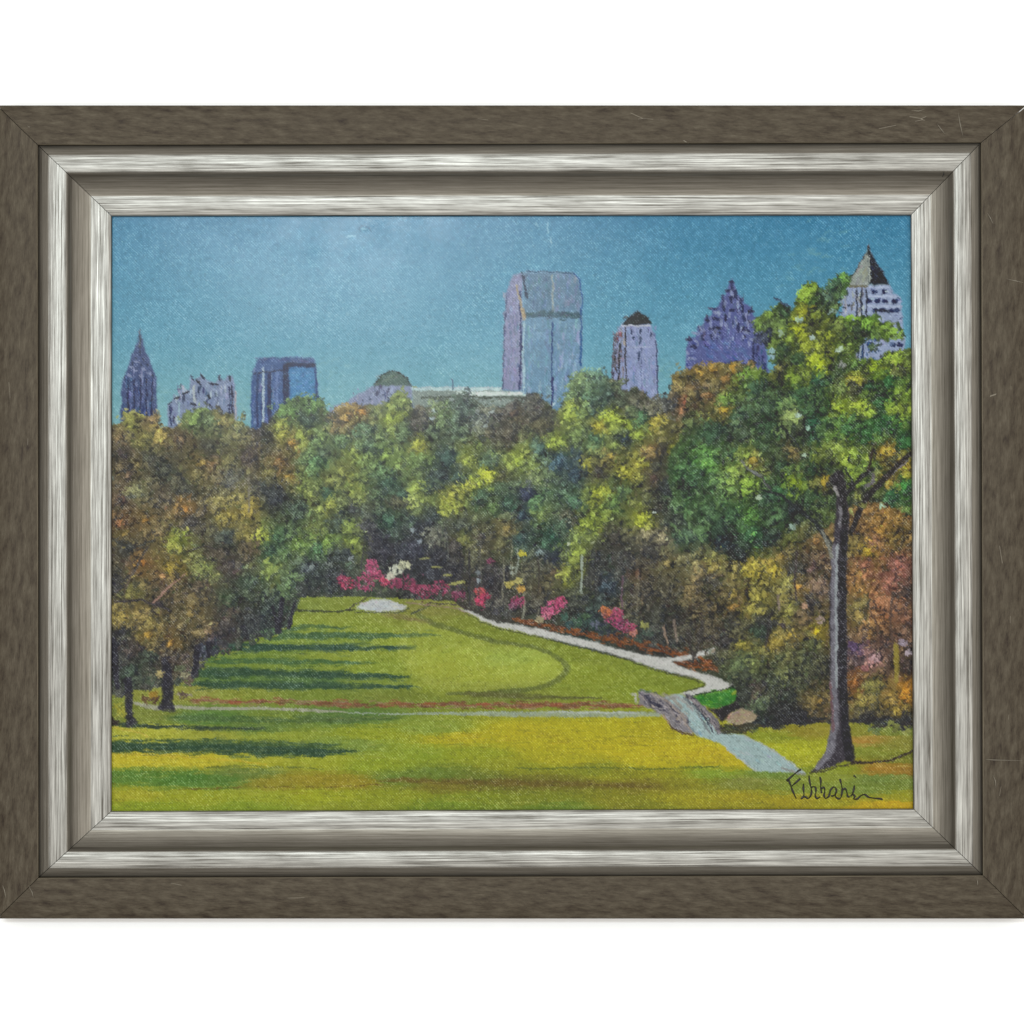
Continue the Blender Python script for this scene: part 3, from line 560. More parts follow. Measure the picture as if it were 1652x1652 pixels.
# gaps with pale sky and stone between the trees
def patch(x, y, r, c, n=10, ln=4, wd=2, lb=None, ang=None):
    for _ in range(n):
        a = random.uniform(0, 6.28); q = r * math.sqrt(random.random()); m = random.gauss(1, .08)
        dab(x + q * math.cos(a), y + q * math.sin(a) * .8, ln * random.uniform(.6, 1.3), wd * random.uniform(.6, 1.3), random.uniform(0, 3.14) if ang is None else ang + random.gauss(0, .25), [v * m for v in c], .85, lb)
for (x, y, r, c) in [(x, y, r * .8, mixc(c, (90, 92, 84), .28)) for (x, y, r, c) in [(699, 664, 4, (178, 190, 184)), (697, 676, 3, (176, 186, 186)), (784, 688, 5, (168, 172, 166)), (793, 664, 5, (176, 180, 172)), (770, 662, 4, (150, 152, 140)), (665, 854, 6, (146, 152, 160)), (676, 874, 4, (150, 154, 170)), (568, 902, 8, (160, 162, 166)), (532, 911, 7, (128, 130, 124)), (503, 914, 4, (150, 156, 154)), (771, 924, 4, (134, 134, 142)), (826, 915, 5, (168, 170, 152)), (826, 925, 3, (190, 190, 176)), (870, 892, 6, (146, 164, 164)), (772, 938, 4, (160, 164, 176)), (648, 978, 4, (140, 144, 160)), (590, 984, 3, (130, 130, 134))]]:
    patch(x, y, r, c, 12, 2.6, 1.2, WOOD)
for (x, y, c) in [(1056, 827, (196, 200, 186)), (986, 837, (190, 200, 120)), (1075, 870, (196, 188, 140)), (919, 843, (180, 180, 160)), (957, 875, (170, 170, 130)), (339, 1006, (196, 188, 120)), (916, 878, (180, 178, 150)), (1142, 740, (170, 190, 160)), (893, 651, (190, 206, 226))]:
    dab(x, y, 3, 2, -.6, c, .95)
# thin trunks in the shade
for (x, y0, y1, w, c) in [(938, 896, 956, 3.5, (156, 160, 146)), (835, 884, 925, 2, (150, 152, 136)), (741, 890, 960, 2.2, (50, 44, 48)), (797, 905, 978, 2.4, (54, 46, 46)), (757, 885, 975, 3, (48, 42, 46)), (812, 900, 970, 2, (120, 110, 90)), (706, 880, 950, 2, (46, 42, 50)), (663, 880, 935, 2, (50, 46, 54)), (845, 960, 1000, 3, (140, 132, 112)), (868, 900, 960, 2, (60, 50, 44)), (1005, 930, 1000, 2.4, (104, 70, 84)), (960, 900, 960, 2, (50, 46, 46)), (1030, 930, 985, 2, (110, 96, 74)), (720, 860, 905, 2, (88, 84, 76)), (776, 870, 940, 1.8, (92, 84, 74)), (586, 880, 930, 2, (60, 54, 62)), (401, 770, 825, 3, (116, 110, 92)), (826, 880, 930, 1.6, (140, 132, 104))]:
    line([(x, y0), (x + random.uniform(-3, 3), (y0 + y1) / 2), (x + random.uniform(-3, 3), y1)], w, c, WOOD, .75)
for (pts, w, c) in [([(245, 975), (275, 945), (300, 925)], [4, 1.5], (150, 112, 96)), ([(180, 950), (215, 925), (240, 880)], 3, (56, 52, 50)), ([(180, 868), (212, 886), (250, 870)], 2.6, (52, 54, 50)), ([(300, 890), (330, 880), (355, 888)], 2.4, (54, 48, 46)), ([(185, 970), (230, 968), (275, 985)], 3.5, (50, 44, 48)), ([(295, 850), (325, 815), (340, 795)], 2.2, (78, 76, 66)), ([(200, 955), (215, 920), (208, 900)], 3, (92, 78, 64))]:
    line(pts, [w] * len(pts) if not isinstance(w, list) else [w[0], (w[0] + w[1]) / 2, w[1]], c, WOOD, .8)
for (x, y) in [(686, 901), (737, 941), (745, 939), (729, 943), (705, 914), (722, 928)]: dab(x, y, 9, 1.8, -.05, (170, 160, 80), .85, WOOD)
for (x, y, l) in [(690, 912, 26), (715, 934, 30), (740, 947, 20), (700, 926, 24)]: dab(x, y, l, 1.4, .03, (56, 54, 64), .8, WOOD)

# ---- lawns
LAWN = label('painted_lawn', 'painted sunlit green and yellow lawn with long tree shadows')
poly([(176, 1126), (200, 1118), (240, 1112), (290, 1104), (312, 1088), (336, 1060), (360, 1050), (400, 1034), (440, 1022), (470, 1008), (484, 964), (560, 962), (680, 967), (735, 972), (762, 990), (800, 1008), (900, 1036), (1000, 1062), (1080, 1086), (1160, 1104), (1180, 1112), (1188, 1140), (1200, 1176), (1300, 1168), (1478, 1160), (1478, 1318), (170, 1318), (170, 1126)], (134, 138, 54), LAWN, 2)
LC = '''490 975 124 132 64;540 972 126 132 62;700 985 128 124 66;560 1000 134 140 62;520 1012 132 142 62;640 1002 132 136 62;600 1012 134 142 60;700 1030 138 146 56;740 1060 152 158 58;820 1062 148 162 72;860 1075 156 164 66;780 1090 152 156 56;720 1080 148 152 54;700 1105 138 142 56;760 1112 134 138 56;
780 1000 124 128 56;860 1030 122 128 54;960 1060 126 132 54;1040 1085 124 132 52;1100 1100 120 128 50;980 1090 134 140 54;960 1120 130 136 52;1020 1115 128 136 50;420 1050 112 128 58;500 1035 124 138 62;560 1058 134 142 60;440 1072 118 132 60;600 1078 132 142 58;380 1094 90 112 62;
500 1100 84 108 66;620 1100 120 132 60;400 1120 128 132 56;300 1118 140 136 68;500 1120 118 128 56;800 1122 112 116 54;900 1125 126 130 54;640 1122 116 122 54;
230 1152 120 124 60;340 1158 88 116 60;440 1160 118 130 58;560 1155 92 116 62;420 1172 96 116 60;250 1183 168 162 64;330 1188 152 150 62;450 1188 140 146 58;600 1185 142 146 44;560 1200 120 134 62;700 1175 132 142 60;740 1190 172 158 36;
840 1180 172 156 28;960 1180 172 158 30;1050 1185 168 152 30;880 1200 168 154 28;1000 1205 180 162 26;1100 1205 182 162 26;1150 1215 184 160 28;760 1215 142 144 40;680 1215 136 146 50;900 1225 164 152 30;1050 1230 178 160 24;1180 1232 176 156 28;840 1235 140 138 40;
220 1226 188 168 52;320 1228 186 168 52;420 1230 164 158 54;520 1230 152 152 52;600 1235 138 146 44;230 1252 86 116 50;300 1256 80 114 50;360 1258 86 114 52;400 1245 106 118 60;440 1262 142 128 46;500 1258 146 128 40;570 1260 146 128 42;640 1255 106 122 54;
700 1250 104 118 50;760 1255 106 112 46;720 1268 118 106 40;820 1262 108 100 40;900 1262 110 102 38;960 1242 128 128 40;1000 1250 134 128 26;1060 1250 140 132 26;1040 1265 122 108 40;1150 1248 128 142 50;1250 1246 108 126 58;1100 1262 130 122 34;1200 1262 124 124 60;
210 1284 160 152 48;320 1286 150 150 46;420 1286 148 150 48;520 1284 152 152 40;640 1284 136 138 40;760 1286 126 132 40;880 1288 122 124 40;1000 1290 128 122 32;1100 1288 148 136 24;1200 1290 150 134 24;1280 1292 156 138 28;1350 1296 150 138 30;
240 1302 136 146 40;400 1302 130 142 46;560 1302 138 140 46;720 1302 116 130 42;900 1302 108 124 48;1040 1302 126 122 34;1200 1302 140 128 26;1400 1302 184 150 20;1450 1300 190 152 22;
1260 1188 134 138 44;1300 1182 140 124 48;1290 1205 170 166 44;1260 1215 164 162 42;1300 1228 154 150 36;1320 1200 158 154 44;1400 1182 134 128 54;1440 1180 116 122 56;1400 1195 164 124 62;1440 1200 128 122 54;1400 1212 128 130 52;1450 1222 118 116 46;1360 1240 128 132 38;1420 1240 158 116 48;1450 1242 150 112 50;1340 1252 136 140 60;1420 1256 110 124 62;1460 1262 112 122 56;1400 1275 114 126 58;1300 1270 124 132 56;1460 1285 150 142 44'''
LCA = parse(LC)
LCA[:, 2:] = LCA[:, 2:] * np.array((1.07, 1.12, 1.02))
d2 = ((QX[..., None] - LCA[:, 0]) * 0.30) ** 2 + ((QY[..., None] - LCA[:, 1]) * 1.5) ** 2 + 14
w_ = d2 ** -2.2; F_L = (w_ @ LCA[:, 2:]) / w_.sum(-1, keepdims=True)
m = lab == LAWN
jj = ((GY + NA * 3 - Y0) / G / st + .5).astype(int).clip(0, F_L.shape[0] - 1); ii = ((GX - X0) / G / st + .5).astype(int).clip(0, F_L.shape[1] - 1)
col[m] = F_L[jj, ii][m]
restroke(176, 1478, 965, 1312, 5200, 11, 1.5, 0.0, .05, 6, .6, only={LAWN})
def shade(pts, w, c, a=.8):
    """a loose band of horizontal strokes"""
    for (p, q, w0, w1) in zip(pts[:-1], pts[1:], w[:-1], w[1:]):
        n = int(abs(q[0] - p[0]) / 3.4 * max(1, (w0 + w1) / 8)) + 2
        for _ in range(n):
            t = random.random(); hw = (w0 + (w1 - w0) * t) / 2; k = random.gauss(0, 6)
            dab(p[0] + (q[0] - p[0]) * t, p[1] + (q[1] - p[1]) * t + random.gauss(0, hw * .42), random.uniform(9, 24), random.uniform(.9, 2.0), random.gauss(.0, .03), [v + k for v in c], a * random.uniform(.35, .85))
SH = (54, 82, 66)
shade([(440, 1026), (600, 1026), (700, 1024)], [13, 12, 3], (74, 104, 66), .8); shade([(345, 1044), (450, 1044), (580, 1045), (665, 1044)], [15, 14, 12, 3], SH)
shade([(345, 1066), (480, 1067), (590, 1070)], [11, 11, 4], (74, 106, 62), .8); shade([(322, 1085), (420, 1086), (560, 1089), (645, 1092)], [17, 15, 14, 5], (54, 82, 60)); shade([(310, 1104), (420, 1105), (540, 1107), (660, 1108)], [11, 13, 13, 4], (56, 84, 62))
shade([(430, 1020), (500, 1010), (560, 1014)], [12, 6, 2], (76, 104, 64), .7)
shade([(180, 1168), (240, 1172), (330, 1175), (420, 1176)], [8, 7, 6, 3], (56, 72, 56)); shade([(280, 1158), (380, 1160), (470, 1162)], [10, 14, 8], (80, 108, 60), .6); shade([(480, 1160), (560, 1160), (630, 1158)], [16, 14, 6], (88, 112, 62), .6)
shade([(178, 1204), (260, 1206), (350, 1204), (440, 1210), (520, 1212), (562, 1212)], [25, 23, 25, 23, 16, 6], (52, 80, 58), .9); shade([(300, 1198), (440, 1198), (540, 1202)], [8, 9, 4], (72, 98, 60), .7)
line([(180, 1174), (210, 1178), (240, 1188)], 3, (196, 178, 70), LAWN, .8); line([(180, 1217), (260, 1218), (340, 1224), (430, 1232)], [2, 4, 3, 1.5], (200, 180, 56), LAWN, .8)
line([(330, 1238), (400, 1235), (520, 1240)], 1.6, (104, 116, 52), LAWN, .6); line([(290, 1274), (400, 1270), (520, 1270), (620, 1265)], 1.6, (116, 96, 40), LAWN, .6)
shade([(620, 1258), (760, 1262), (900, 1265), (1050, 1268)], [6, 12, 14, 6], (112, 98, 40), .55); line([(830, 1240), (960, 1238), (1060, 1241), (1160, 1236)], 2.4, (96, 110, 44), LAWN, .6)
for (y, x0, x1) in [(1186, 720, 1050), (1198, 880, 1120), (1210, 980, 1170), (1222, 900, 1190), (1192, 660, 900), (1216, 1040, 1180)]:
    for _ in range(9): dab(random.uniform(x0, x1), y + random.gauss(0, 3), random.uniform(10, 22), .9, random.gauss(.02, .03), random.choice([(206, 186, 70), (196, 176, 40), (150, 136, 22)]), .6)
drift(176, 1478, 966, 1312, 7000, 9, 1.0, 3.2, 9, .55, {LAWN})
for _ in range(420):
    x = random.uniform(184, 1470); y = random.uniform(1150, 1304); c, lb = at(x, y)
    if lb == LAWN: dab(x, y, random.uniform(8, 26), .7, random.gauss(.01, .02), mixc(c, random.choice([(214, 204, 110), (96, 104, 40)]), .4), .6)
# the mown oval and its dark rim
poly([(672, 996), (700, 1008), (752, 1024), (800, 1037), (850, 1044), (885, 1054), (906, 1068), (912, 1080), (900, 1094), (876, 1105), (848, 1111), (790, 1116), (700, 1112), (660, 1090), (640, 1050), (650, 1010)], (176, 182, 88), LAWN, 4, 3, .30)
restroke(660, 905, 1030, 1116, 700, 6, 1.4, -.6, .25, 7, .5, only={LAWN})
line([(672, 990), (700, 1006), (752, 1022), (800, 1035), (850, 1042), (885, 1052), (908, 1066), (916, 1080), (905, 1094), (880, 1106), (850, 1113), (800, 1118), (720, 1119)], [7, 9, 8, 8, 6, 7, 9, 11, 11, 9, 8, 8, 5], (92, 102, 58), LAWN, .42)
line([(664, 990), (680, 984), (694, 977)], [3, 3, 2], (72, 78, 62), LAWN, .8); shade([(760, 1120), (850, 1124), (960, 1126)], [10, 12, 3], (98, 100, 52), .6)
line([(478, 985), (540, 987), (572, 984)], 3, (66, 72, 52), LAWN, .8); line([(560, 986), (574, 974), (590, 966)], 2.5, (78, 76, 60), LAWN, .8); line([(575, 988), (640, 988), (660, 982)], 2.4, (88, 94, 60), LAWN, .8)
line([(655, 972), (700, 977), (740, 982), (760, 990)], 2.2, (150, 130, 112), LAWN, .7); line([(690, 973), (740, 976), (760, 984)], 1.6, (70, 60, 60), LAWN, .8); shade([(630, 992), (660, 998), (690, 1004)], [8, 8, 4], (128, 118, 72), .5)
BUN = label('painted_sand_bunker', 'painted white sand bunker on the far green')
poly([(574, 981), (584, 973), (600, 967), (622, 966), (640, 972), (658, 979), (650, 984), (612, 987), (588, 985)], (198, 204, 204), BUN, .8)
facade(580, 650, 970, 983, 22, [(208, 212, 210), (182, 192, 196), (214, 214, 206)], 5, 1.5, ang=.1)
# red earth strip and pale cross path
EARTH = label('painted_earth_strip', 'painted red brown strip of earth across the lawn')
for (x0, x1, y, n) in [(310, 420, 1131, 36), (400, 560, 1134, 60), (540, 700, 1137, 50), (680, 860, 1138, 70), (840, 1040, 1138, 90)]:
    for _ in range(n): dab(random.uniform(x0, x1), y + random.gauss(0, 2.6), random.uniform(7, 15), random.uniform(.9, 1.9), random.gauss(.02, .04), random.choice([(142, 88, 62), (128, 80, 60), (156, 100, 72), (112, 76, 58), (150, 128, 96)]), .75, EARTH)
for (x, y) in [(693, 1135), (900, 1137), (780, 1136), (380, 1133)]: dab(x, y, 12, 3, 0, (158, 78, 56), .7, EARTH)
PATH = label('painted_path', 'painted pale footpath winding along the lawn')
line([(215, 1134), (250, 1142), (280, 1141), (340, 1143), (420, 1143), (500, 1146), (560, 1149)], [3, 9, 5, 5, 4, 4, 2], (170, 170, 152), PATH, .8)
line([(560, 1150), (640, 1152), (720, 1151), (800, 1152), (900, 1152), (1000, 1153), (1066, 1152)], [1.5, 2, 4, 8, 9, 9, 7], (160, 174, 156), PATH, .75); line([(880, 1149), (960, 1149), (1030, 1150)], 3, (186, 194, 186), PATH, .7)
line([(285, 1120), (310, 1122)], 4, (164, 156, 140), PATH, .7)
# mulch under the azaleas
MUL = label('painted_mulch', 'painted rust brown mulch bed beside the path')
for (x0, y0, x1, y1, n, s) in [(830, 1000, 900, 1016, 46, 4), (890, 1012, 1000, 1036, 90, 6), (980, 1030, 1110, 1058, 110, 8), (1090, 1068, 1160, 1080, 60, 7), (1110, 1056, 1160, 1072, 40, 6)]:
    for _ in range(n):
        t = random.random(); dab(x0 + (x1 - x0) * t, y0 + (y1 - y0) * t + random.gauss(-1, s * .5), random.uniform(3, 7), random.uniform(1, 2.2), random.gauss(.2, .25), random.choice([(132, 78, 46), (110, 66, 44), (150, 92, 54), (90, 60, 46), (140, 84, 44)]), .8, MUL)
poly([(735, 978), (756, 984), (776, 994), (800, 1003.5), (870, 1015), (948, 1033), (1033, 1056), (1074, 1062), (1107, 1057), (1150, 1046), (1164, 1050), (1110, 1064), (1080, 1068), (1110, 1080), (1150, 1092), (1184, 1105), (1160, 1116), (1116, 1122), (1094, 1121), (1108, 1115), (1137, 1108), (1138, 1101), (1118, 1093), (1054, 1077), (991, 1055.5), (906, 1034.5), (860, 1024), (800, 1011), (774, 1000), (752, 986)], (204, 205, 200), PATH, .9)
restroke(740, 1186, 978, 1122, 900, 7, 1.2, .3, .2, 6, .6, only={PATH})
line([(752, 990), (776, 1003), (800, 1013), (860, 1026), (906, 1037), (991, 1058), (1054, 1080), (1118, 1096), (1136, 1103), (1134, 1108), (1104, 1116)], [1.4, 1.6, 1.6, 1.6, 1.8, 2, 2.2, 2.6, 3, 3, 2], (82, 88, 48), LAWN, .75)
PATCH = label('painted_grass_bank', 'painted bright green grass bank beside the bridge')
poly([(1116, 1123), (1150, 1118), (1186, 1109), (1190, 1128), (1172, 1140), (1156, 1143), (1136, 1139)], (62, 128, 50), PATCH, 1)
facade(1125, 1184, 1114, 1140, 46, [(58, 132, 46), (72, 138, 56), (48, 112, 48), (104, 160, 52)], 6, 1.6, ang=.1); line([(1116, 1122), (1150, 1116), (1184, 1108)], 1.6, (46, 66, 40), PATCH, .9)
dab(1184, 1117, 5, 3, -.4, (170, 178, 60), .8, PATCH)

# ---- shrubs and big tree in front
sh_low = [(1478, 960), (1478, 1172), (1440, 1162), (1380, 1160), (1330, 1163), (1260, 1168), (1215, 1176), (1200, 1150), (1192, 1128), (1188, 1108), (1170, 1085), (1150, 1070), (1150, 1000), (1300, 940)]
fill_map(sh_low, F_W, SHR, 6, 0.82)
leaves(shrub_p, F_W, SHR, 3600, 4.4, 2.3, .95, .05, .74); clumps(UN, shrub_p, F_W, SHR, 150, 4, 13, 3.8, 1.9); leaves(shrub_p, F_W, SHR, 1000, 2.6, 1.1, 1.2, .1, .92)
for (x, y, r, c) in [(1458, 1038, 9, (150, 134, 150)), (1466, 1052, 6, (166, 150, 160)), (1413, 1062, 7, (188, 148, 150)), (1376, 1040, 7, (78, 56, 92)), (1388, 1052, 6, (86, 60, 84)), (1395, 1078, 6, (142, 86, 84)), (1300, 978, 5, (170, 130, 100)), (1262, 1008, 3, (60, 50, 50)), (1324, 1000, 6, (150, 128, 116))]: patch(x, y, r, c, 12, 4, 1.8, SHR)
for pts, w, c in [([(1440, 960), (1436, 1000), (1440, 1040), (1430, 1095)], 4, (78, 58, 48)), ([(1405, 985), (1416, 1015), (1418, 1050)], 3, (92, 66, 50)), ([(1446, 1040), (1446, 1100)], 7, (140, 124, 40)), ([(1287, 880), (1282, 930), (1284, 970)], 3, (60, 50, 48)), ([(1245, 985), (1240, 1010), (1236, 1040)], 3.5, (48, 44, 42)), ([(1270, 1010), (1290, 1040)], 3, (84, 78, 50)), ([(1300, 960), (1310, 985)], 5, (40, 36, 38)), ([(1110, 1015), (1114, 1040), (1120, 1062)], [8, 7, 6], (50, 46, 42)), ([(1134, 1000), (1130, 1030), (1120, 1062)], [7, 6, 4], (52, 48, 44)), ([(1070, 1010), (1078, 1040)], 3, (140, 116, 96)), ([(1088, 1000), (1092, 1035)], 3, (128, 110, 96)), ([(1255, 960), (1258, 985)], 4, (120, 104, 92))]:
    line(pts, w, c, SHR, .8)
for (x, y, l) in [(1225, 1170, 26), (1270, 1162, 28), (1310, 1160, 24), (1350, 1163, 20), (1390, 1160, 24), (1430, 1160, 22), (1462, 1166, 16), (1290, 1152, 20), (1250, 1168, 20), (1410, 1166, 20), (1445, 1172, 18)]:
    for _ in range(4): dab(x + random.gauss(0, 6), y + random.gauss(0, 3), l * .6, 3.2, random.gauss(0, .08), (40 + random.gauss(0, 4), 38, 40), .85, SHR)
patch(1440, 1172, 10, (116, 122, 52), 14, 5, 2.4, SHR); patch(1462, 1180, 7, (128, 132, 56), 10, 5, 2.2, SHR); patch(1412, 1178, 8, (88, 106, 58), 8, 6, 1.8, SHR, .3)
ROCK = label('painted_rock', 'painted tan and pink rock by the bridge')
poly([(1168, 1160), (1182, 1148), (1196, 1142), (1212, 1148), (1222, 1154), (1214, 1166), (1196, 1170), (1180, 1168)], (166, 150, 124), ROCK, 1)
facade(1175, 1216, 1147, 1166, 30, [(180, 162, 134), (150, 130, 110), (176, 166, 108), (148, 120, 122), (192, 182, 160)], 4, 1.6, ang=-.7); line([(1160, 1170), (1190, 1172), (1215, 1168)], 3, (62, 60, 48), ROCK, .8)
# the road and the stone bridge
ROAD = label('painted_road', 'painted pale blue road running off the bridge')
poly([(1108, 1124), (1120, 1128), (1134, 1148), (1156, 1180), (1198, 1185), (1242, 1206), (1274, 1227), (1302, 1250), (1280, 1247), (1218, 1244), (1190, 1223), (1162, 1200), (1126, 1188), (1104, 1168), (1084, 1142), (1072, 1124), (1092, 1120)], (166, 190, 190), ROAD, .8)
facade(1165, 1275, 1190, 1242, 70, [(170, 194, 194), (156, 182, 186), (180, 198, 196)], 6, 1.5, ang=.6, only=ROAD); facade(1108, 1150, 1135, 1184, 40, [(172, 200, 198), (150, 176, 178), (140, 160, 164), (184, 206, 200)], 6, 1.4, ang=.85, only=ROAD)
line([(1104, 1126), (1124, 1146), (1144, 1182)], 3.5, (120, 128, 130), ROAD, .7); line([(1168, 1204), (1192, 1224), (1220, 1243)], 2.5, (188, 196, 186), ROAD, .8); line([(1200, 1186), (1244, 1208), (1300, 1248)], 2, (176, 182, 168), ROAD, .7); line([(1262, 1240), (1298, 1250)], 4, (150, 150, 146), ROAD, .7)
BRI = label('painted_stone_bridge', 'painted small grey stone bridge with low parapets')
poly([(1029, 1116), (1036, 1112), (1050, 1116), (1076, 1126), (1096, 1142), (1110, 1164), (1120, 1184), (1104, 1182), (1086, 1176), (1074, 1160), (1050, 1142), (1030, 1136)], (136, 132, 136), BRI, 1.2)
for _ in range(90):
    t = random.random(); x = 1034 + 78 * t; y = 1122 + 46 * t ** 1.3 + random.gauss(0, 6)
    dab(x, y, random.uniform(3, 7), random.uniform(1, 2.2), .75 + random.gauss(0, .3), random.choice([(72, 70, 86), (150, 142, 142), (112, 108, 118), (180, 166, 154), (58, 58, 70), (138, 130, 130), (172, 166, 172)]), .8, BRI)
line([(1050, 1118), (1078, 1132), (1098, 1152), (1116, 1182)], 3, (164, 152, 142), BRI, .7); line([(1042, 1122), (1052, 1134), (1068, 1140)], 5, (58, 58, 74), BRI, .8); line([(1076, 1160), (1084, 1174), (1100, 1182), (1118, 1186)], 3, (88, 72, 50), BRI, .8); line([(1070, 1154), (1080, 1168)], 3, (166, 146, 110), BRI, .8)
line([(1020, 1120), (1025, 1120), (1026, 1134)], 2.6, (186, 186, 176), BRI, .85); line([(1030, 1114), (1050, 1115)], 3, (92, 112, 84), BRI, .8)
poly([(1102, 1119), (1113, 1119), (1126, 1131), (1142, 1145), (1161, 1164), (1166, 1181), (1158, 1184), (1149, 1170), (1137, 1153), (1121, 1135)], (118, 114, 122), BRI, 1)
for _ in range(70):
    t = random.random(); dab(1108 + 52 * t, 1122 + 54 * t + random.gauss(0, 3.2), random.uniform(3, 6), random.uniform(1, 2), .75 + random.gauss(0, .3), random.choice([(62, 60, 74), (134, 126, 130), (92, 88, 98), (156, 146, 146), (50, 50, 58)]), .8, BRI)
line([(1118, 1128), (1140, 1150), (1152, 1170)], 2.6, (150, 144, 148), BRI, .7); line([(1118, 1136), (1136, 1156), (1150, 1182)], 2.4, (56, 58, 70), BRI, .75); line([(1070, 1120), (1088, 1128), (1100, 1142)], 6, (150, 142, 132), ROAD, .6); line([(1084, 1121), (1102, 1130), (1118, 1146)], 4, (168, 166, 162), ROAD, .6)
DRK = label('painted_bank_shade', 'painted dark bank under the shrubs by the bridge')
poly([(1142, 1142), (1158, 1144), (1186, 1132), (1196, 1140), (1176, 1152), (1166, 1164), (1158, 1158)], (44, 40, 44), DRK, 1.2); poly([(1160, 1172), (1196, 1172), (1222, 1168), (1232, 1172), (1196, 1182), (1166, 1184)], (66, 66, 52), DRK, 1.5)
facade(1160, 1225, 1168, 1184, 30, [(74, 72, 54), (54, 54, 46), (90, 88, 56)], 6, 1.6, ang=.05)

fill_map(crown_p, F_C, BIG, 10, 0.78)
leaves(crown_p, F_C, BIG, 4600, 4.6, 2.5, 1.0, .05, .70); clumps(CR, crown_p, F_C, BIG, 190, 4, 13, 4.8, 2.1); leaves(crown_p, F_C, BIG, 1300, 3.2, 1.3, 1.3, .16, .95)
for (x, y, r, c) in [(1289, 516, 5, (172, 190, 196)), (1257, 537, 6, (166, 176, 168)), (1342, 503, 6, (152, 168, 164)), (1355, 565, 5, (196, 202, 190)), (1359, 588, 5, (160, 150, 150)), (1287, 670, 4, (186, 198, 190)), (1225, 803, 5, (180, 184, 162)), (1278, 852, 6, (150, 162, 154)), (1422, 818, 5, (176, 196, 170)), (1245, 565, 4, (150, 176, 190)), (1304, 690, 3, (150, 176, 160)), (1298, 735, 3, (180, 190, 170)), (1310, 545, 3, (180, 186, 186)), (1246, 575, 4, (140, 160, 180))]: patch(x, y, r, c, 7, 3.6, 1.8, BIG)
for (x, y) in [(1097, 860), (1108, 870), (1090, 852), (1112, 848), (1120, 858), (1085, 846), (1140, 842), (1132, 870), (1095, 812), (1090, 822), (1125, 795)]: dab(x, y, 7, 1.9, 1.2 + random.gauss(0, .4), (122, 146, 96), .85, BIG)
for (x, y) in [(1258, 484), (1264, 490), (1252, 482), (1272, 492)]: dab(x, y, 5, 2.2, .5, (58, 66, 100), .85, BIG)
for (pts, w, c) in [([(1340, 880), (1320, 848), (1290, 822), (1262, 800), (1230, 790)], [9, 7, 6, 5, 3], (42, 42, 46)), ([(1210, 760), (1230, 772), (1244, 790)], 3, (78, 70, 74)), ([(1196, 744), (1206, 756), (1226, 768)], 4, (124, 116, 118)), ([(1262, 690), (1280, 708), (1292, 725)], 3, (44, 44, 44)), ([(1400, 745), (1405, 730), (1412, 715)], 2.6, (70, 60, 46)), ([(1370, 735), (1364, 760), (1375, 775)], 2.6, (40, 40, 42))]:
    line(pts, w, c, BIG, .85)
TRK = label('painted_tree_trunk', 'painted grey trunk and forked limbs of the big tree, lit on one side')
trunk = [(1362, 768), (1366, 800), (1370, 830), (1368, 870), (1366, 900), (1365, 960), (1366, 1040), (1367, 1120), (1370, 1180), (1374, 1210), (1380, 1232), (1362, 1228), (1345, 1236), (1325, 1243), (1306, 1246), (1320, 1232), (1334, 1208), (1340, 1180), (1341, 1120), (1338, 1040), (1338, 960), (1342, 900), (1345, 870), (1348, 830), (1350, 800), (1343, 768), (1352, 756)]
poly(trunk, (66, 62, 70), TRK, 1.0)
for (pts, w, c) in [([(1362, 855), (1360, 900), (1359, 1000), (1360, 1100), (1364, 1180), (1372, 1226)], [12, 12, 13, 13, 15, 16], (40, 38, 46)), ([(1347, 880), (1345, 940), (1345, 1020), (1346, 1100), (1347, 1170), (1338, 1215), (1318, 1240)], [9, 9, 10, 10, 11, 14, 8], (122, 120, 130)),
    ([(1350, 880), (1349, 960), (1349, 1040), (1350, 1110)], [4, 4, 4, 3], (158, 166, 170)), ([(1340, 1100), (1343, 1150), (1344, 1180)], 4, (112, 86, 92)),
    ([(1354, 760), (1360, 800), (1362, 850)], [10, 12, 14], (44, 40, 44)), ([(1352, 795), (1356, 820), (1355, 850)], 5, (128, 126, 132)), ([(1342, 768), (1352, 790), (1358, 815)], [12, 11, 9], (44, 40, 46)), ([(1347, 785), (1352, 800)], 5, (170, 168, 166)),
    ([(1372, 860), (1384, 830), (1400, 800), (1420, 780), (1440, 758), (1462, 738), (1474, 730)], [9, 9, 9, 10, 10, 8, 7], (42, 38, 42)), ([(1364, 800), (1378, 780), (1396, 765), (1408, 756)], [7, 8, 8, 6], (42, 40, 44)),
    ([(1396, 785), (1408, 778), (1410, 764)], 6, (118, 114, 122)), ([(1400, 760), (1404, 745), (1408, 728)], 4, (58, 50, 44)), ([(1326, 856), (1336, 876), (1342, 900)], [3, 6, 6], (130, 132, 122)), ([(1444, 760), (1466, 742)], 2, (140, 136, 140))]:
    line(pts, w, c, TRK, .85)
for _ in range(150):
    t = random.random(); y = 880 + 355 * t; wv = 14 if y < 1180 else 14 + (y - 1180) * .7
    x = 1352 - (0 if y < 1185 else (y - 1185) * .35) + random.uniform(-wv, wv)
    if lab[int((y - Y0) / G), int((x - X0) / G)] == TRK:
        c, _l = at(x, y); k = random.gauss(0, 13); dab(x, y, random.uniform(3, 7), .9, 1.57 + random.gauss(0, .15) + (0 if y < 1185 else (.5 if x < 1352 else -.2)), [v + k for v in c], .7)
line([(1374, 1231), (1410, 1230), (1440, 1226), (1456, 1218), (1478, 1209)], [5, 3, 3, 4, 4], (58, 48, 32), LAWN, .85)
line([(1306, 1247), (1330, 1244), (1352, 1236), (1376, 1233)], 2, (60, 56, 40), LAWN, .6)
